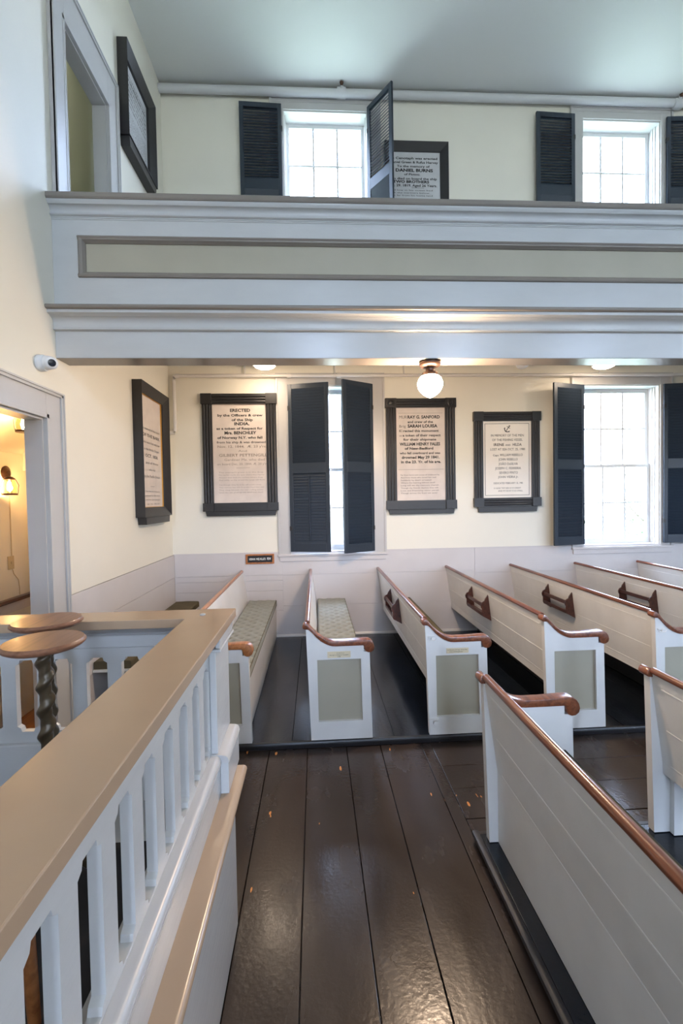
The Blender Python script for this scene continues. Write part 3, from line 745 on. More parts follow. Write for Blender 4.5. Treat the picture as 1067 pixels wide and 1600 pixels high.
# D: upper far wall, behind the open shutter
t, s, r, sp = tablet('dark flat-framed tablet on the upper wall, its left half hidden by the swung-out shutter', 0.955, 1.772, 4.95, 6.255, (0.105, 0.105, 0.105, 0.118), M['marble_new'], 'mitre', ledge=(0.05, 0.02), depth=0.05)
s.data.materials[0] = mat('grey_white_marble', (0.55, 0.55, 0.56), 0.5, var=0.06, vscale=6)
def LD(y, xl, xr, txt, cap, bold=0.03): return (txt, r[1]-(686-(xl+xr)/2)*PX, r[3]-(y-235.5)*PX, cap*PX, (xr-xl)*PX, bold)
inscribe(s, [LD(246.4, 603, 682, 'This Cenotaph was erected', 3.4, .04), LD(252.4, 601, 683, 'by Daniel Green & Rufus Hervey', 3.4, .04), LD(258.4, 619, 670, 'To the memory of', 3.2, .04), LD(265, 617, 675, 'DANIEL BURNS', 4.4, .06),
   LD(270.5, 630, 655, 'of Pictou.', 3.2, .04), LD(277, 605, 681, 'who died on board the ship', 3.2, .04), LD(282, 613, 669, 'TWO BROTHERS', 3.8, .06), LD(287.5, 604, 681, 'Nov. 29. 1819. Aged 26 Years.', 3.6, .04),
   ('-', r[1]-35*PX, r[3]-54*PX, 0.003, 0.16, 0), LD(294, 606, 674, 'Laid low in his ocean bed', 2.2, 0), LD(298, 606, 670, 'with the mariners below.', 2.2, 0), LD(302, 606, 674, 'Rest far from his home land', 2.2, 0)], M['ink'], sp)

# left wall tablets, standing well proud of the wall and facing the room (+X)
def wall_tab(label, y0, y1, z0, z1, stone, gilt, lines_fn, led):
    yc = (y0+y1)/2
    t, s, r, sp = tablet(label, y0, y1, z0, z1, (0.11, 0.11, 0.10, 0.10), stone, 'mitre', ledge=led, loc=(WL, yc, (z0+z1)/2), rz=PI/2, depth=0.10)
    # with this rotation local x runs along +Y and local -y faces the room
    if gilt:
        bm = B()
        for (a, b, c, d) in ((r[0], r[0]+.012, r[2], r[3]), (r[1]-.012, r[1], r[2], r[3]), (r[0], r[1], r[3]-.008, r[3]), (r[0], r[1], r[2], r[2]+.008)): box(bm, a+.001, b-.001, sp-0.012, sp-0.0003, c+.001, d-.001)
        obj('gilt_fillet', bm, M['gilt'], t)
    lines_fn(s, r, sp)
def txt1(s, r, sp):
    w = r[1]-r[0]; xc = (r[0]+r[1])/2; zz = r[3]-0.36; L = []
    for k, (tx, f, b) in enumerate([('In memory of the crew', .78, .0), ('OF THE BARK', .82, .03), ('who were lost with her', .80, .0), ('in the Arctic Ocean', .7, .0), ('OCT. 1858.', .6, .03), ('and of those', .6, 0), ('who rest', .3, 0), ('in the Pacific Ocean', .74, 0)]):
        L.append((tx, xc, zz-0.072*k, 0.034 if b else 0.028, w*f, b))
    L.append(('-', xc, zz-0.60, 0.003, 0.12, 0))
    for k in range(4): L.append((['Their deep sea resting place', 'is known to God alone', 'until the sea shall give', 'up its dead'][k], xc, zz-0.66-0.045*k, 0.015, w*(.7-.1*(k == 3)), 0))
    inscribe(s, L, mat('grey_lettering', (0.13, 0.12, 0.12), 0.6), sp)
wall_tab('tall black-framed tablet with a gilt edge on the left wall beneath the gallery', 4.705, 5.560, 1.60, 2.985, M['marble'], True, txt1, (0.075, 0.05))
def txt2(s, r, sp):
    w = r[1]-r[0]; xc = (r[0]+r[1])/2; zz = r[3]-0.10; L = []
    words = ['Sacred to the memory', 'OF THE OFFICERS AND CREW', 'of the ship lost in the', 'Pacific Ocean with all', 'hands in the gale of', 'December and never heard', 'from again by any man']
    for k, tx in enumerate(words): L.append((tx, xc, zz-0.047*k, 0.026 if k == 1 else 0.02, w*.84, .05 if k == 1 else .02))
    for k in range(8): L.append((words[(k*3) % 7].lower(), xc, zz-0.36-0.028*k, 0.012, w*.8, 0))
    inscribe(s, L, M['ink'], sp)
wall_tab('dark-framed closely lettered tablet high on the left wall above the gallery', 4.585, 5.375, 5.285, 6.19, bpy.data.materials['grey_white_marble'], False, txt2, (0.09, 0.02))

# little pew sign
t = thing('name_sign', 'small wood-framed black sign with white lettering on the wall above the tufted pew', 'sign', (-0.715, WF-0.0165, 1.010))
bm = B(); w, h = 0.18, 0.063
for (a, b, c, d) in ((-w, w, -h, -h+.02), (-w, w, h-.02, h), (-w, -w+.024, -h+.02, h-.02), (w-.024, w, -h+.02, h-.02)): box(bm, a, b, -0.018, -0.0005, c, d)
obj('frame', bm, M['orange'], t, bevel=0.002)
p_ = obj('panel', boxes((-w+.0245, w-.0245, -0.010, -0.0006, -h+.0205, h-.0205)), M['blackpanel'], t)
bm = text_mesh([('HERMAN', -0.098, -0.013, 0.026, 0.078, .03), ('MELVILLE\'S', 0.012, -0.013, 0.026, 0.118, .03), ('PEW', 0.113, -0.013, 0.030, 0.050, .03)], 0.001); bm.transform(Matrix.Translation((0, -0.0102, 0)))
obj('lettering', bm, M['white_letter'], p_)

# ------------------------------------------------------------------ pews
CAP_T = [(-.023,.837),(-.018,.853),(-.006,.862),(.010,.858),(.026,.844),(.042,.823),(.061,.802),(.083,.781),(.106,.763),(.132,.746),(.158,.734),(.182,.728),(.21,.725),(.30,.725),(.377,.729),(.435,.731),(.458,.728),(.477,.716),(.490,.697),(.496,.672),(.490,.650),(.472,.636),(.452,.634),(.435,.642),(.425,.656),(.421,.676)]
CAP_B = [(.416,.687),(.313,.686),(.216,.686),(.190,.688),(.171,.693),(.138,.708),(.106,.729),(.079,.753),(.055,.780),(.036,.800),(.020,.814),(-.012,.817),(-.020,.823)]
def tuft(bm, x0, x1, y0, y1, z0, z1, s):
    nx = 46; ny = int((y1-y0)/0.008)
    bt = []
    py = 0.115; px = (x1-x0)/3.0
    k = 0; y = y0+0.07
    while y < y1-0.03:
        for i in range(3): 
            bt.append((x0+px*(i+0.28+(0.44 if k % 2 else 0)), y))
        y += py/1.6; k += 1
    def hgt(x, y):
        e = min(x-x0, x1-x, 0.03, y-y0, y1-y)/0.03; e = max(0, e)
        z = z1-0.02*(1-math.sqrt(1-(1-e)**2))
        d1 = sorted(((x-a)**2+((y-b))**2) for a, b in bt if abs(b-y) < 0.16)[:2]
        if d1:
            r1 = math.sqrt(d1[0]); z -= 0.026*math.exp(-(r1/0.016)**2)+0.024*math.exp(-(r1/0.045)**2)
            if len(d1) > 1:
                r2 = math.sqrt(d1[1]); z -= 0.010*math.exp(-((r2-r1)/0.012)**2)*math.exp(-r1/0.07)
        return z
    G = [[bm.verts.new((x0+(x1-x0)*i/nx, s*(y0+(y1-y0)*j/ny), hgt(x0+(x1-x0)*i/nx, y0+(y1-y0)*j/ny))) for i in range(nx+1)] for j in range(ny+1)]
    for j in range(ny):
        for i in range(nx): bm.faces.new((G[j][i], G[j][i+1], G[j+1][i+1], G[j+1][i]))
    b = [bm.verts.new((x, s*y, z0)) for x, y in ((x0, y0), (x1, y0), (x1, y1), (x0, y1))]
    bm.faces.new([G[0][i] for i in range(nx+1)]+[b[1], b[0]])
    bm.faces.new([G[ny][i] for i in range(nx+1)]+[b[2], b[3]])
    bm.faces.new([G[j][0] for j in range(ny+1)]+[b[3], b[0]])
    bm.faces.new([G[j][nx] for j in range(ny+1)]+[b[2], b[1]])
    bm.faces.new(b)
    TUFTS[:] = [(a, s*b_, hgt(a, b_)) for a, b_ in bt]
    return bm
TUFTS = []
def flatcushion(x0, x1, y0, y1, z0, z1, s):
    pr = [(x0, z0)]+arc(x0+.012, z1-.012, .012, 180, 90, 3)+[((x0+x1)/2, z1+.004)]+arc(x1-.016, z1-.016, .016, 90, 0, 4)+[(x1, z0)]
    return prism(B(), pr, 'y', s*y0, s*y1)
def pew(label, x0, yend, s, length, cushion='plain', rack=False, latch=False, plate=None, board_down=False, cap_m='mahogany', cleat=False, group=None, oil=False):
    t = thing('pew', label, 'pew', (x0, yend, 0.003), 0, 'pews with scroll arms')
    TH = 0.042
    def yy(v): return s*v
    top = [(p[0]-0.015, p[1]) for p in CAP_T]; bot = [(p[0]-0.015, p[1]) for p in CAP_B]
    # end panel with a rectangular cut-out, cap line following the arm
    outer = [(0.012, 0.0015), (0.459, 0.0015), (0.446, 0.640), (0.404, 0.640), (0.404, 0.690)] + [(a, b) for a, b in bot[1:-2]] + [(-0.014, 0.820)]
    outer[4] = (0.404, 0.688)
    hole = [(0.068, 0.135), (0.390, 0.135), (0.382, 0.588), (0.064, 0.588)]
    me = plate_mesh(outer, [hole] if s > 0 else [], TH, Matrix.Translation((0, s*TH/2, 0)) @ XZ)
    obj('end_panel', me, M['pew'], t)
    if s > 0:
        obj('inset_panel', boxes((0.060, 0.394, 0.023, 0.036, 0.130, 0.592)), M['olive'], t)
    else:
        obj('inset_panel', boxes((0.068, 0.385, 0.0003, 0.004, 0.135, 0.588)), M['olive'], t)
    bm = B(); prism(bm, top+bot, 'y', s*(-0.012), s*(TH+0.012))
    obj('arm_cap', bm, M[cap_m], t, smooth=True, bevel=0.006, angle=35)
    # top rail: rounded mahogany moulding along the back with a collar at the end
    pr = [(-.020, .838), (-.024, .846), (-.022, .856), (-.014, .864), (-.003, .867), (.008, .864), (.015, .856), (.016, .846), (.012, .838)]
    obj('top_rail', prism(B(), pr, 'y', s*(TH+0.0125), s*length), M[cap_m], t, smooth=True, angle=50)
    # backrest
    zb = 0.0015 if board_down else 0.31
    th = 0.02
    pts = [(-0.009, 0.838), (0.055, 0.366), (0.057, zb), (0.057+th, zb), (0.055+th, 0.366), (-0.009+th, 0.838)]
    bm = prism(B(), pts, 'y', s*(TH+0.0005), s*(length-0.002))
    for (z, wd) in ((0.768, 0.006), (0.56, 0.004), (0.375, 0.005)):
        xo = -0.009+(0.838-z)/(0.838-0.366)*0.064
        prism(bm, [(xo-0.0022, z), (xo-0.0016, z+wd), (xo+0.003, z+wd), (xo+0.003, z)], 'y', s*(TH+0.06), s*(length-0.003))
    obj('backrest', bm, M['pew'], t)
    # seat, seat front
    obj('seat', boxes((0.0765, 0.425, min(yy(TH+.001), yy(length-.002)), max(yy(TH+.001), yy(length-.002)), 0.385, 0.41)), M['pew'], t)
    if not cleat:
        obj('seat_front', boxes((0.400, 0.418, min(yy(TH+.001), yy(length-.002)), max(yy(TH+.001), yy(length-.002)), 0.0015, 0.3845)), M['pew'] if cushion == 'tuft' else M['black'], t)  # black on plain pews: deep shade beneath the seat put into the colour
    else:
        a, b = sorted((yy(TH+.0005), yy(TH+.030)))
        obj('cleat', boxes((0.095, 0.42, a, b, 0.0015, 0.384)), M['pew'], t)
    if cushion == 'tuft':
        c = obj('cushion', tuft(B(), 0.080, 0.430, TH+0.012, length-0.02, 0.411, 0.490, s), M['cushion'], t, smooth=True, angle=60)
        bm = B()
        for (a, b, z) in TUFTS: lathe(bm, [(0.0, z+0.004), (0.005, z+0.0035), (0.0085, z+0.001), (0.009, z-0.002), (0.0, z-0.002)], (a, b, 0), 10)
        obj('tufting', bm, M['tuft'], c)
        obj('piping', tube(tube(B(), [(0.424, yy(TH+.02), 0.474), (0.424, yy(length-.03), 0.474)], 0.004, 8), [(0.429, yy(TH+.02), 0.418), (0.429, yy(length-.03), 0.418)], 0.004, 8), M['olive_cushion'], c)
    elif cushion == 'plain':
        c = obj('cushion', flatcushion(0.080, 0.405, TH+0.012, length-0.02, 0.411, 0.465, s), M['olive_cushion'], t, smooth=True, angle=50)
        obj('piping', tube(B(), [(0.398, yy(TH+.014), 0.462), (0.398, yy(length-.03), 0.462)], 0.004, 8), M['piping'], c)
    if rack:
        rk = obj('book_rack', boxes((-0.060, -0.046, yy(1.15), yy(1.60), 0.655, 0.690), (-0.060, -0.046, yy(1.15), yy(1.60), 0.575, 0.597), (-0.052, 0.012, yy(1.15), yy(1.60), 0.560, 0.572)), M['darkwood'], t)
        for q in (1.135, 1.60):
            prf = [(0.000, 0.775), (-0.030, 0.735), (-0.036, 0.715), (-0.062, 0.700), (-0.074, 0.675), (-0.070, 0.650), (-0.060, 0.635), (-0.060, 0.580), (-0.050, 0.560), (-0.026, 0.548), (0.030, 0.515), (0.029, 0.53)]
            prf = prf[:-1]
            obj('bracket', prism(B(), [(a-0.001 if k else a-0.002, b) for k, (a, b) in enumerate(prf)], 'y', yy(q), yy(q+0.015)), M['darkwood'], rk)
    if latch:
        bm = B(); box(bm, 0.004, 0.060, -0.010, -0.0003, 0.722, 0.734); lathe(bm, [(0.014, -0.016), (0.014, -0.0003)], (0.042, 0, 0.718), 14, 'y'); tube(bm, [(0.012, -0.012, 0.712), (0.05, -0.020, 0.708), (0.068, -0.014, 0.722)], 0.0035, 8)
        o = obj('door_hook', bm, M['pew'], t)
        bm = B(); box(bm, 0.008, 0.078, -0.012, -0.0003, 0.114, 0.122); lathe(bm, [(0.018, -0.022), (0.018, -0.0003)], (0.056, 0, 0.094), 14, 'y')
        obj('door_pivot', bm, M['pew'], t)
    if plate:
        xc, zc, w, h, lines = plate
        pl = obj('name_plate', boxes((xc-w/2, xc+w/2, -0.0035, -0.0003, zc-h/2, zc+h/2)), M['brass'], t); pl['label'] = 'small pale brass plate'
        bm = text_mesh(lines, 0.0006); bm.transform(Matrix.Translation((xc, -0.0036, zc))); obj('engraving', bm, M['ink'], pl)
    return t
SL = WF-0.018-3.283
pew('side pew with long sage tufted cushion, its end half hidden by the tan rail', -0.945, 3.283, 1, SL, 'tuft', cap_m='orange')
pew('pew below the half-closed shutters, with tufted cushion and brass plate on its panelled end', -0.072, 3.283, 1, SL, 'tuft',
    plate=(0.223, 0.624, 0.168, 0.046, [('A Gift from', 0.01, 0.0085, 0.007, 0.055, 0), ('George L. & Ruth E. Howland', 0.0, -0.0055, 0.0075, 0.135, 0), ('1948', 0.0, -0.018, 0.007, 0.024, 0)]))
pew('side pew whose end carries both white hooks and a brass plate', 0.798, 3.283, 1, SL, 'plain', rack=True, latch=True,
    plate=(0.225, 0.622, 0.165, 0.038, [('In Memory of Capt. of the Ship', 0.0, 0.003, 0.0075, 0.145, 0), ('Sons & Daughters', -0.01, -0.011, 0.0075, 0.10, 0)]))
pew('side pew whose plain olive-panelled end shows above the scroll arm of the centre pew', 1.693, 3.283, 1, SL, 'plain', rack=True)
pew('side pew with white hook, its panelled end cut by the right photo edge', 2.552, 3.283, 1, SL, 'plain', rack=True, latch=True)
pew('side pew with dark book rack whose end lies beyond the right photo edge', 3.428, 3.283, 1, SL, 'plain', rack=True)
pew('furthest side pew, only a bright strip of its back showing under the right window', 4.290, 3.283, 1, SL, 'plain')
pew('large centre pew sweeping out of the lower right corner, back board reaching the platform', 0.835, 2.262, -1, 2.75, 'plain', board_down=True)
pew('centre pew behind the largest one, open below its back, at the right photo edge', 1.702, 2.262, -1, 2.75, 'plain', cleat=True)
# bench fixed to the left wall
t = thing('wall_bench', 'corner bench against the left wall with a plain olive-brown cushion', 'bench', (WL+0.02, 4.6, 0))
obj('seat', boxes((0.0, 0.30, -0.9, 1.26, 0.41, 0.43)), M['pew'], t); obj('seat_front', boxes((0.265, 0.283, -0.9, 1.26, 0.0015, 0.4095)), M['pew'], t)
obj('cushion', flatcushion(0.004, 0.295, -0.89, 1.25, 0.4305, 0.495, 1), M['olive_cushion'], t, smooth=True)

# ------------------------------------------------------------------ the pulpit enclosure rail
rail = thing('balustrade', 'pale pierced balustrade with broad tan top rail turning a corner in the left foreground', 'railing', (-0.43, 1.0, ZF))
rinv = Matrix.Translation((0.43, -1.0, -ZF))
def radd(name, bm, m, par=rail, **k):
    if isinstance(bm, bpy.types.Mesh): bm.transform(rinv)
    else: bm.transform(rinv)
    return obj(name, bm, m, par, **k)
YN = -1.6; XL = WL+0.05
def Lprism(outer_x, inner_x, outer_y, inner_y, z0, z1):
    return prism(B(), [(outer_x, YN), (outer_x, outer_y), (XL, outer_y), (XL, inner_y), (inner_x, inner_y), (inner_x, YN)], 'z', z0, z1)
radd('top_rail', Lprism(-0.357, -0.536, 2.025, 1.867, 1.244, 1.280), M['taupe'], bevel=0.003)
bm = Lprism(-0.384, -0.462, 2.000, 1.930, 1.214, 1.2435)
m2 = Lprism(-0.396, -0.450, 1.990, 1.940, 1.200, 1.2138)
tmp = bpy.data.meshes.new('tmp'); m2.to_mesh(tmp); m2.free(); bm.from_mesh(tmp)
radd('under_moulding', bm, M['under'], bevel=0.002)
ztop, zs0 = 1.1998, 0.805
def slot(c0, w=0.085, zs1=1.105):
    n = 0.014
    return [(c0+n*1.3, zs0), (c0+w-n*1.3, zs0), (c0+w-n, zs0+n), (c0+w, zs0+n*1.6), (c0+w, zs1-n*1.6), (c0+w-n, zs1-n), (c0+w-n*1.3, zs1), (c0+n*1.3, zs1), (c0+n, zs1-n), (c0, zs1-n*1.6), (c0, zs0+n*1.6), (c0+n, zs0+n)]
sl = [slot(1.633-0.143*k, zs1=1.138) for k in range(22)]
YZ = Matrix.Rotation(PI/2, 4, 'Z') @ XZ
me = plate_mesh([(YN, 0.50), (1.97, 0.50), (1.97, ztop), (YN, ztop)], sl, 0.027, Matrix.Translation((-0.4235, 0, 0)) @ YZ)
radd('pierced_side_panel', me, M['gallery'])
sl = [slot(-0.826-0.143*k+0.143*2) for k in range(9)]
sl = [q for q in sl if q[1][0] < -0.46 and q[0][0] > XL+0.02]
me = plate_mesh([(XL, 0.50), (-0.4375, 0.50), (-0.4375, ztop), (XL, ztop)], sl, 0.027, Matrix.Translation((0, 1.9685, 0)) @ XZ)
radd('pierced_end_panel', me, M['gallery'])
bm = B(); prism(bm, [(1.9547, 1.150), (1.950, 1.147), (1.9547, 1.144)], 'x', XL, -0.433)
radd('panel_bead', bm, M['gallery'])
# corner pilaster with its own cap and base
radd('corner_pilaster', boxes((-0.4098, -0.385, 1.73, 1.977, 0.795, 1.199)), M['gallery'], bevel=0.003)
radd('pilaster_cap', boxes((-0.408, -0.362, 1.715, 1.99, 1.186, 1.198), (-0.3838, -0.366, 1.72, 1.985, 1.199, 1.238)), M['gallery'], bevel=0.004)
radd('pilaster_base', boxes((-0.3768, -0.346, 1.727, 1.955, 0.6435, 0.765)), M['gallery'], bevel=0.002)
# base: moulding, panel, kneeling ledge, body down to the floor
def mold(xo, y0, y1):
    return prism(B(), [(-0.4098, 0.764), (xo, 0.764), (xo+0.004, 0.768), (xo+0.004, 0.774)]+arc(xo-0.018, 0.774, 0.020, 0, 90, 5)+[(-0.4098, 0.797)], 'y', y0, y1)
radd('base_moulding', mold(-0.374, YN, 1.7195), M['trim'], smooth=True)
radd('pilaster_moulding', mold(-0.346, 1.72, 1.965), M['trim'], smooth=True)
radd('base_panel', boxes((-0.4098, -0.377, YN, 1.960, 0.50, 0.7637)), M['gallery'])
radd('ledge', prism(B(), [(-0.3768, 0.6105)]+arc(-0.322, 0.627, 0.0155, -90, 90, 6)+[(-0.3768, 0.6432)], 'y', YN, 1.915), M['taupe'], smooth=True, bevel=0.0)
radd('body', boxes((-0.60, -0.363, YN, 1.925, ZF+0.001, 0.4995), (-0.3768, -0.363, YN, 1.925, 0.4995, 0.610), (XL, -0.6005, 1.70, 1.980, ZF+0.001, 0.4995), (XL, -0.44, 1.978, 2.000, 0.4995, 0.795)), M['gallery'])
radd('body_cap', boxes((XL, -0.43, 1.93, 1.9545, 0.4998, 0.76)), M['gallery'], bevel=0.004)
radd('bolt_cover', lathe(B(), [(0.012, 1.2802), (0.012, 1.2835), (0.009, 1.285), (0.0, 1.285)], (-0.476, 1.921, 0), 20), M['trim'])
radd('dais', boxes((XL, -0.6005, YN, 1.6995, 0.40, 0.4995)), M['near_black'])

# two little round-topped stands inside the rail
def stand(label, x, y, tilt=0):
    t = thing('pedestal_stand', label, 'stand', (x, y, 0.5), tilt, 'round stands inside the rail')
    obj('top', lathe(B(), [(0.0, 0.795), (0.070, 0.795), (0.104, 0.797), (0.113, 0.802), (0.119, 0.808), (0.119, 0.813), (0.114, 0.817), (0.112, 0.821), (0.0, 0.822)], (0, 0, 0), 56), M['stand'], t, smooth=True, angle=50)
    prof = []
    for i in range(121):
        z = 0.09+0.70*i/120; prof.append((0.0205, z))
    def mod(a, z): return (1+0.24*math.cos(a-z*2*PI/0.078)+0.10*math.cos(2*(a-z*2*PI/0.078)))*(1 if 0.13 < z < 0.77 else 0.9)
    obj('twisted_column', lathe(B(), prof, (0, 0, 0), 32, mod=mod), M['twist'], t, smooth=True, angle=80)
    obj('collar', lathe(B(), [(0.0, 0.782), (0.026, 0.782), (0.034, 0.788), (0.040, 0.7948), (0.0, 0.7948)]), M['twist'], t, smooth=True)
    for k in range(3):
        a = k*2*PI/3+0.4; pts = [(0.012*math.cos(a), 0.012*math.sin(a), 0.11), (0.06*math.cos(a), 0.06*math.sin(a), 0.10), (0.11*math.cos(a), 0.11*math.sin(a), 0.05), (0.14*math.cos(a), 0.14*math.sin(a), 0.014)]
        obj('foot', tube(B(), pts, [0.018, 0.016, 0.013, 0.012], 10), M['twist'], t, smooth=True)
    return t
stand('nearer of two round brown wooden stands inside the rail, its twisted column in view', -0.868, 1.492)
stand('farther round wooden stand inside the rail, top half covered by the nearer one', -1.008, 1.758)
# varnished chair inside the enclosure, glimpsed through the slots
t = thing('armchair', 'orange-brown varnished wooden chair with a dark seat, glimpsed through the slots of the rail', 'chair', (-0.92, 0.90, 0.4998))
obj('seat', boxes((-0.24, 0.24, -0.22, 0.22, 0.33, 0.36)), M['orange'], t, bevel=0.006)
obj('seat_pad', flatcushion(-0.22, 0.22, -0.20, 0.20, 0.3605, 0.40, 1), M['near_black'], t, smooth=True)
for sx_ in (-1, 1):
    for sy_ in (-1, 1):
        obj('leg', tube(B(), [(sx_*0.215, sy_*0.195, 0.33), (sx_*0.225, sy_*0.205, 0.002)], [0.02, 0.014], 10), M['orange'], t, smooth=True)
    obj('arm', prism(B(), [(sx_*0.20, 0.54), (sx_*0.26, 0.54), (sx_*0.26, 0.565), (sx_*0.20, 0.565)], 'y', -0.20, 0.21), M['orange'], t, bevel=0.006)
    obj('arm_post', tube(B(), [(sx_*0.23, 0.18, 0.3605), (sx_*0.23, 0.18, 0.54)], 0.013, 10), M['orange'], t, smooth=True)
obj('backrest', boxes((-0.22, 0.22, -0.225, -0.20, 0.3605, 0.70)), M['orange'], t, bevel=0.006)

# ------------------------------------------------------------------ lamps
def globe(label, x, y, z):
    t = thing('globe_lamp', label, 'lamp', (x, y, z))
    obj('canopy', lathe(B(), [(0.0, -0.0005), (0.062, -0.0005), (0.080, -0.012), (0.082, -0.022), (0.078, -0.030), (0.070, -0.040), (0.045, -0.046), (0.035, -0.052), (0.0, -0.052)], (0, 0, 0), 32), M['bronze'], t, smooth=True)
    obj('neck', lathe(B(), [(0.0, -0.052), (0.034, -0.052), (0.031, -0.066), (0.034, -0.078), (0.0, -0.078)], (0, 0, 0), 28), M['bronze'], t, smooth=True)
    obj('fitter', lathe(B(), [(0.0, -0.078), (0.040, -0.078), (0.056, -0.084), (0.062, -0.094), (0.064, -0.112), (0.0, -0.112)], (0, 0, 0), 28), M['bronze'], t, smooth=True)
    obj('opal_globe', lathe(B(), [(0.0, -0.100), (0.050, -0.103), (0.066, -0.112), (0.082, -0.130), (0.092, -0.153), (0.094, -0.176), (0.088, -0.200), (0.072, -0.226), (0.046, -0.250), (0.020, -0.266), (0.0, -0.274)], (0, 0, 0), 36), M['globe'], t, smooth=True, angle=80)
globe('glowing acorn-shaped globe lamp on a bronze mount under the gallery beam', 0.884, 3.44, 2.779)
def dome(label, x, y):
    t = thing('ceiling_light', label, 'lamp', (x, y, 3.445), 0, 'dome lights under the gallery')
    obj('rim', lathe(B(), [(0.0, -0.0005), (0.05, -0.0005), (0.06, -0.06), (0.125, -0.09), (0.135, -0.12), (0.128, -0.122), (0, -0.122)], (0, 0, 0), 36), M['white_plastic'], t, smooth=True)
    obj('diffuser', lathe(B(), [(0.0, -0.1222), (0.120, -0.1222), (0.112, -0.136), (0.08, -0.149), (0.0, -0.156)], (0, 0, 0), 36), M['dome'], t, smooth=True)
dome('glowing dome light below the gallery, above the left memorial tablet', -0.56, 5.42)
dome('glowing dome light below the gallery, near the top of the right window', 3.54, 5.42)
t = thing('smoke_detector', 'small white round detector hanging under the gallery between the globe lamp and right window', 'smoke detector', (2.52, 5.42, 3.445))
obj('mount', lathe(B(), [(0, -0.0005), (0.03, -0.0005), (0.03, -0.11), (0, -0.11)]), M['white_plastic'], t, smooth=True)
obj('body', lathe(B(), [(0, -0.1105), (0.070, -0.1105), (0.072, -0.13), (0.05, -0.150), (0.03, -0.16), (0, -0.16)], n=28), M['white_plastic'], t, smooth=True)
# security camera on the left wall
t = thing('security_camera', 'white dome security camera with a black lens on the left wall below the gallery corner', 'camera', (WL, 3.16, 2.685))
obj('base', lathe(B(), [(0.0, 0.0005), (0.052, 0.0005), (0.055, 0.01), (0.053, 0.04), (0.050, 0.044), (0.0, 0.044)], (0, 0, 0), 32, 'x'), M['white_plastic'], t, smooth=True)
bm = lathe(B(), [(0.046, 0.0), (0.046, 0.02), (0.040, 0.045), (0.034, 0.056), (0.0, 0.060)], (0, 0, 0), 32, 'x'); bm.transform(Matrix.Translation((0.044, 0, 0)) @ Matrix.Rotation(math.radians(-20), 4, 'Z'))
obj('housing', bm, M['white_plastic'], t, smooth=True)
bm = lathe(B(), [(0.040, 0.0), (0.041, 0.018), (0.034, 0.030), (0.026, 0.034), (0.0, 0.034)], (0, 0, 0), 32, 'x'); bm.transform(Matrix.Translation((0.082, -0.014, -0.004)) @ Matrix.Rotation(math.radians(-48), 4, 'Z') @ Matrix.Rotation(math.radians(10), 4, 'Y'))
e = obj('eyeball', bm, M['white_plastic'], t, smooth=True)
bm = lathe(B(), [(0.0, 0.0345), (0.024, 0.0345), (0.022, 0.038), (0.0, 0.040)], (0, 0, 0), 24, 'x'); bm.transform(Matrix.Translation((0.082, -0.014, -0.004)) @ Matrix.Rotation(math.radians(-48), 4, 'Z') @ Matrix.Rotation(math.radians(10), 4, 'Y'))
obj('lens', bm, M['lens'], t, smooth=True)

# ------------------------------------------------------------------ pipes
def fitting(t, p, r, axis, L, m): obj('coupling', lathe(B(), [(0, -L/2), (r, -L/2), (r*1.06, -L/4), (r*1.06, L/4), (r, L/2), (0, L/2)], p, 20, axis), m, t, smooth=True)
t = thing('pipe', 'painted pipe along the wall under the gallery, turning down in the left corner', 'pipe', (0, WF-0.06, 3.315))
y = -0.0
obj('run', tube(B(), [(-1.66, y, 0), (2, y, 0.002), (6, y, 0.004), (12.5, y, 0.006)], 0.021, 16), M['pipe'], t, smooth=True)
obj('elbow', tube(B(), [(-1.655, y, 0), (-1.69, y, -0.004), (-1.712, y, -0.020), (-1.72, y, -0.055)], 0.027, 16), M['pipe'], t, smooth=True)
obj('drop', tube(B(), [(-1.72, y, -0.05), (-1.72, y, -0.68)], 0.021, 16), M['pipe'], t, smooth=True)
obj('elbow', tube(B(), [(-1.72, y, -0.65), (-1.722, y, -0.685), (-1.735, y, -0.700), (-1.80, y, -0.702)], 0.027, 16), M['pipe'], t, smooth=True)
obj('flange', lathe(B(), [(0, 0.0), (0.045, 0.0), (0.045, 0.012), (0.03, 0.018), (0, 0.018)], (WL+0.001, y, -0.702), 24, 'x'), M['pipe'], t, smooth=True)
for x in (-0.85, 0.28, 1.16, 3.74):
    obj('hanger', tube(B(), [(x, y, 0.018), (x, y+0.018, 0.126)], 0.009, 8), M['pipe'], t)
for x in (0.33, -0.30, 5.2): fitting(t, (x, y, 0), 0.030, 'x', 0.05, M['pipe'])
t = thing('pipe', 'thicker grey pipe running along the top of the upper wall just under the ceiling', 'pipe', (0, WF-0.068, 6.795))
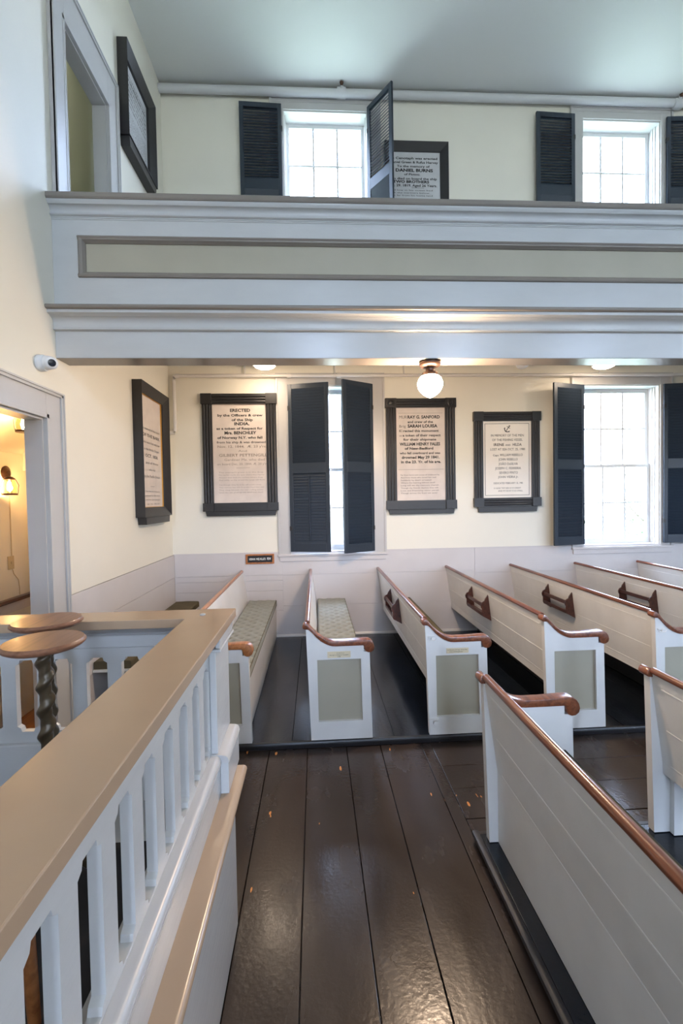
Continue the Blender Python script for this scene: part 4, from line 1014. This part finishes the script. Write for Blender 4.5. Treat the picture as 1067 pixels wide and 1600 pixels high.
obj('run', tube(B(), [(WL+0.002, 0, -0.012), (2, 0, 0.0), (5, 0, 0.012), (12.5, 0, 0.022)], 0.048, 20), M['pipe_up'], t, smooth=True)
for x in (0.42, 4.78):
    fitting(t, (x, 0, 0.0), 0.058, 'x', 0.11, M['pipe_up'])
    obj('sprinkler_stem', tube(B(), [(x, -0.02, 0.0), (x, -0.075, 0.05)], 0.022, 12), M['pipe_up'], t, smooth=True)
    obj('sprinkler_head', tube(B(), [(x, -0.075, 0.025), (x, -0.078, 0.060)], [0.016, 0.026], 12), M['bronze'], t, smooth=True)

# ------------------------------------------------------------------ outdoors
tag(obj('lawn', boxes((-20, 40, 6.5, 60, -1.31, -1.21), (-20, 40, -60, -7, -1.3, -1.2)), M['ground']), 'dry pale lawn outside the windows', 'ground')['kind'] = 'stuff'
def tree(label, x, y, h, r):
    t = thing('tree', label, 'tree', (x, y, -1.199))
    bm = B(); tube(bm, [(0, 0, 0.001), (0.05, 0, h*0.35), (0, 0.1, h*0.7)], [0.14, 0.10, 0.05], 10)
    for k in range(9):
        a = k*2.4; z0 = h*(0.3+0.05*k); tube(bm, [(0, 0, z0), (0.5*r*math.cos(a), 0.5*r*math.sin(a), z0+0.5), (r*0.9*math.cos(a), r*0.9*math.sin(a), z0+1.0)], [0.04, 0.025, 0.01], 6)
    obj('trunk', bm, M['bark'], t)
    bm = B()
    for k in range(2600):
        u = random.gauss(0, .45); v = random.gauss(0, .45); w = random.gauss(0, .45)
        p = Vector((u*r, v*r, h*0.62+w*h*0.36)); s_ = 0.06
        a = Vector((random.uniform(-1, 1), random.uniform(-1, 1), random.uniform(-1, 1))).normalized(); b = a.orthogonal().normalized()
        bm.faces.new([bm.verts.new(p+s_*a), bm.verts.new(p+s_*.5*b), bm.verts.new(p-s_*a), bm.verts.new(p-s_*.5*b)])
    me = bpy.data.meshes.new('foliage'); bm.to_mesh(me); bm.free(); me.materials.append(M['leaf'])
    o = bpy.data.objects.new('foliage', me); COL.objects.link(o); o.parent = t
tree('pale leafy shrub outside, faint through the lower right panes of the right window', 9.6, 12.5, 3.9, 1.3)
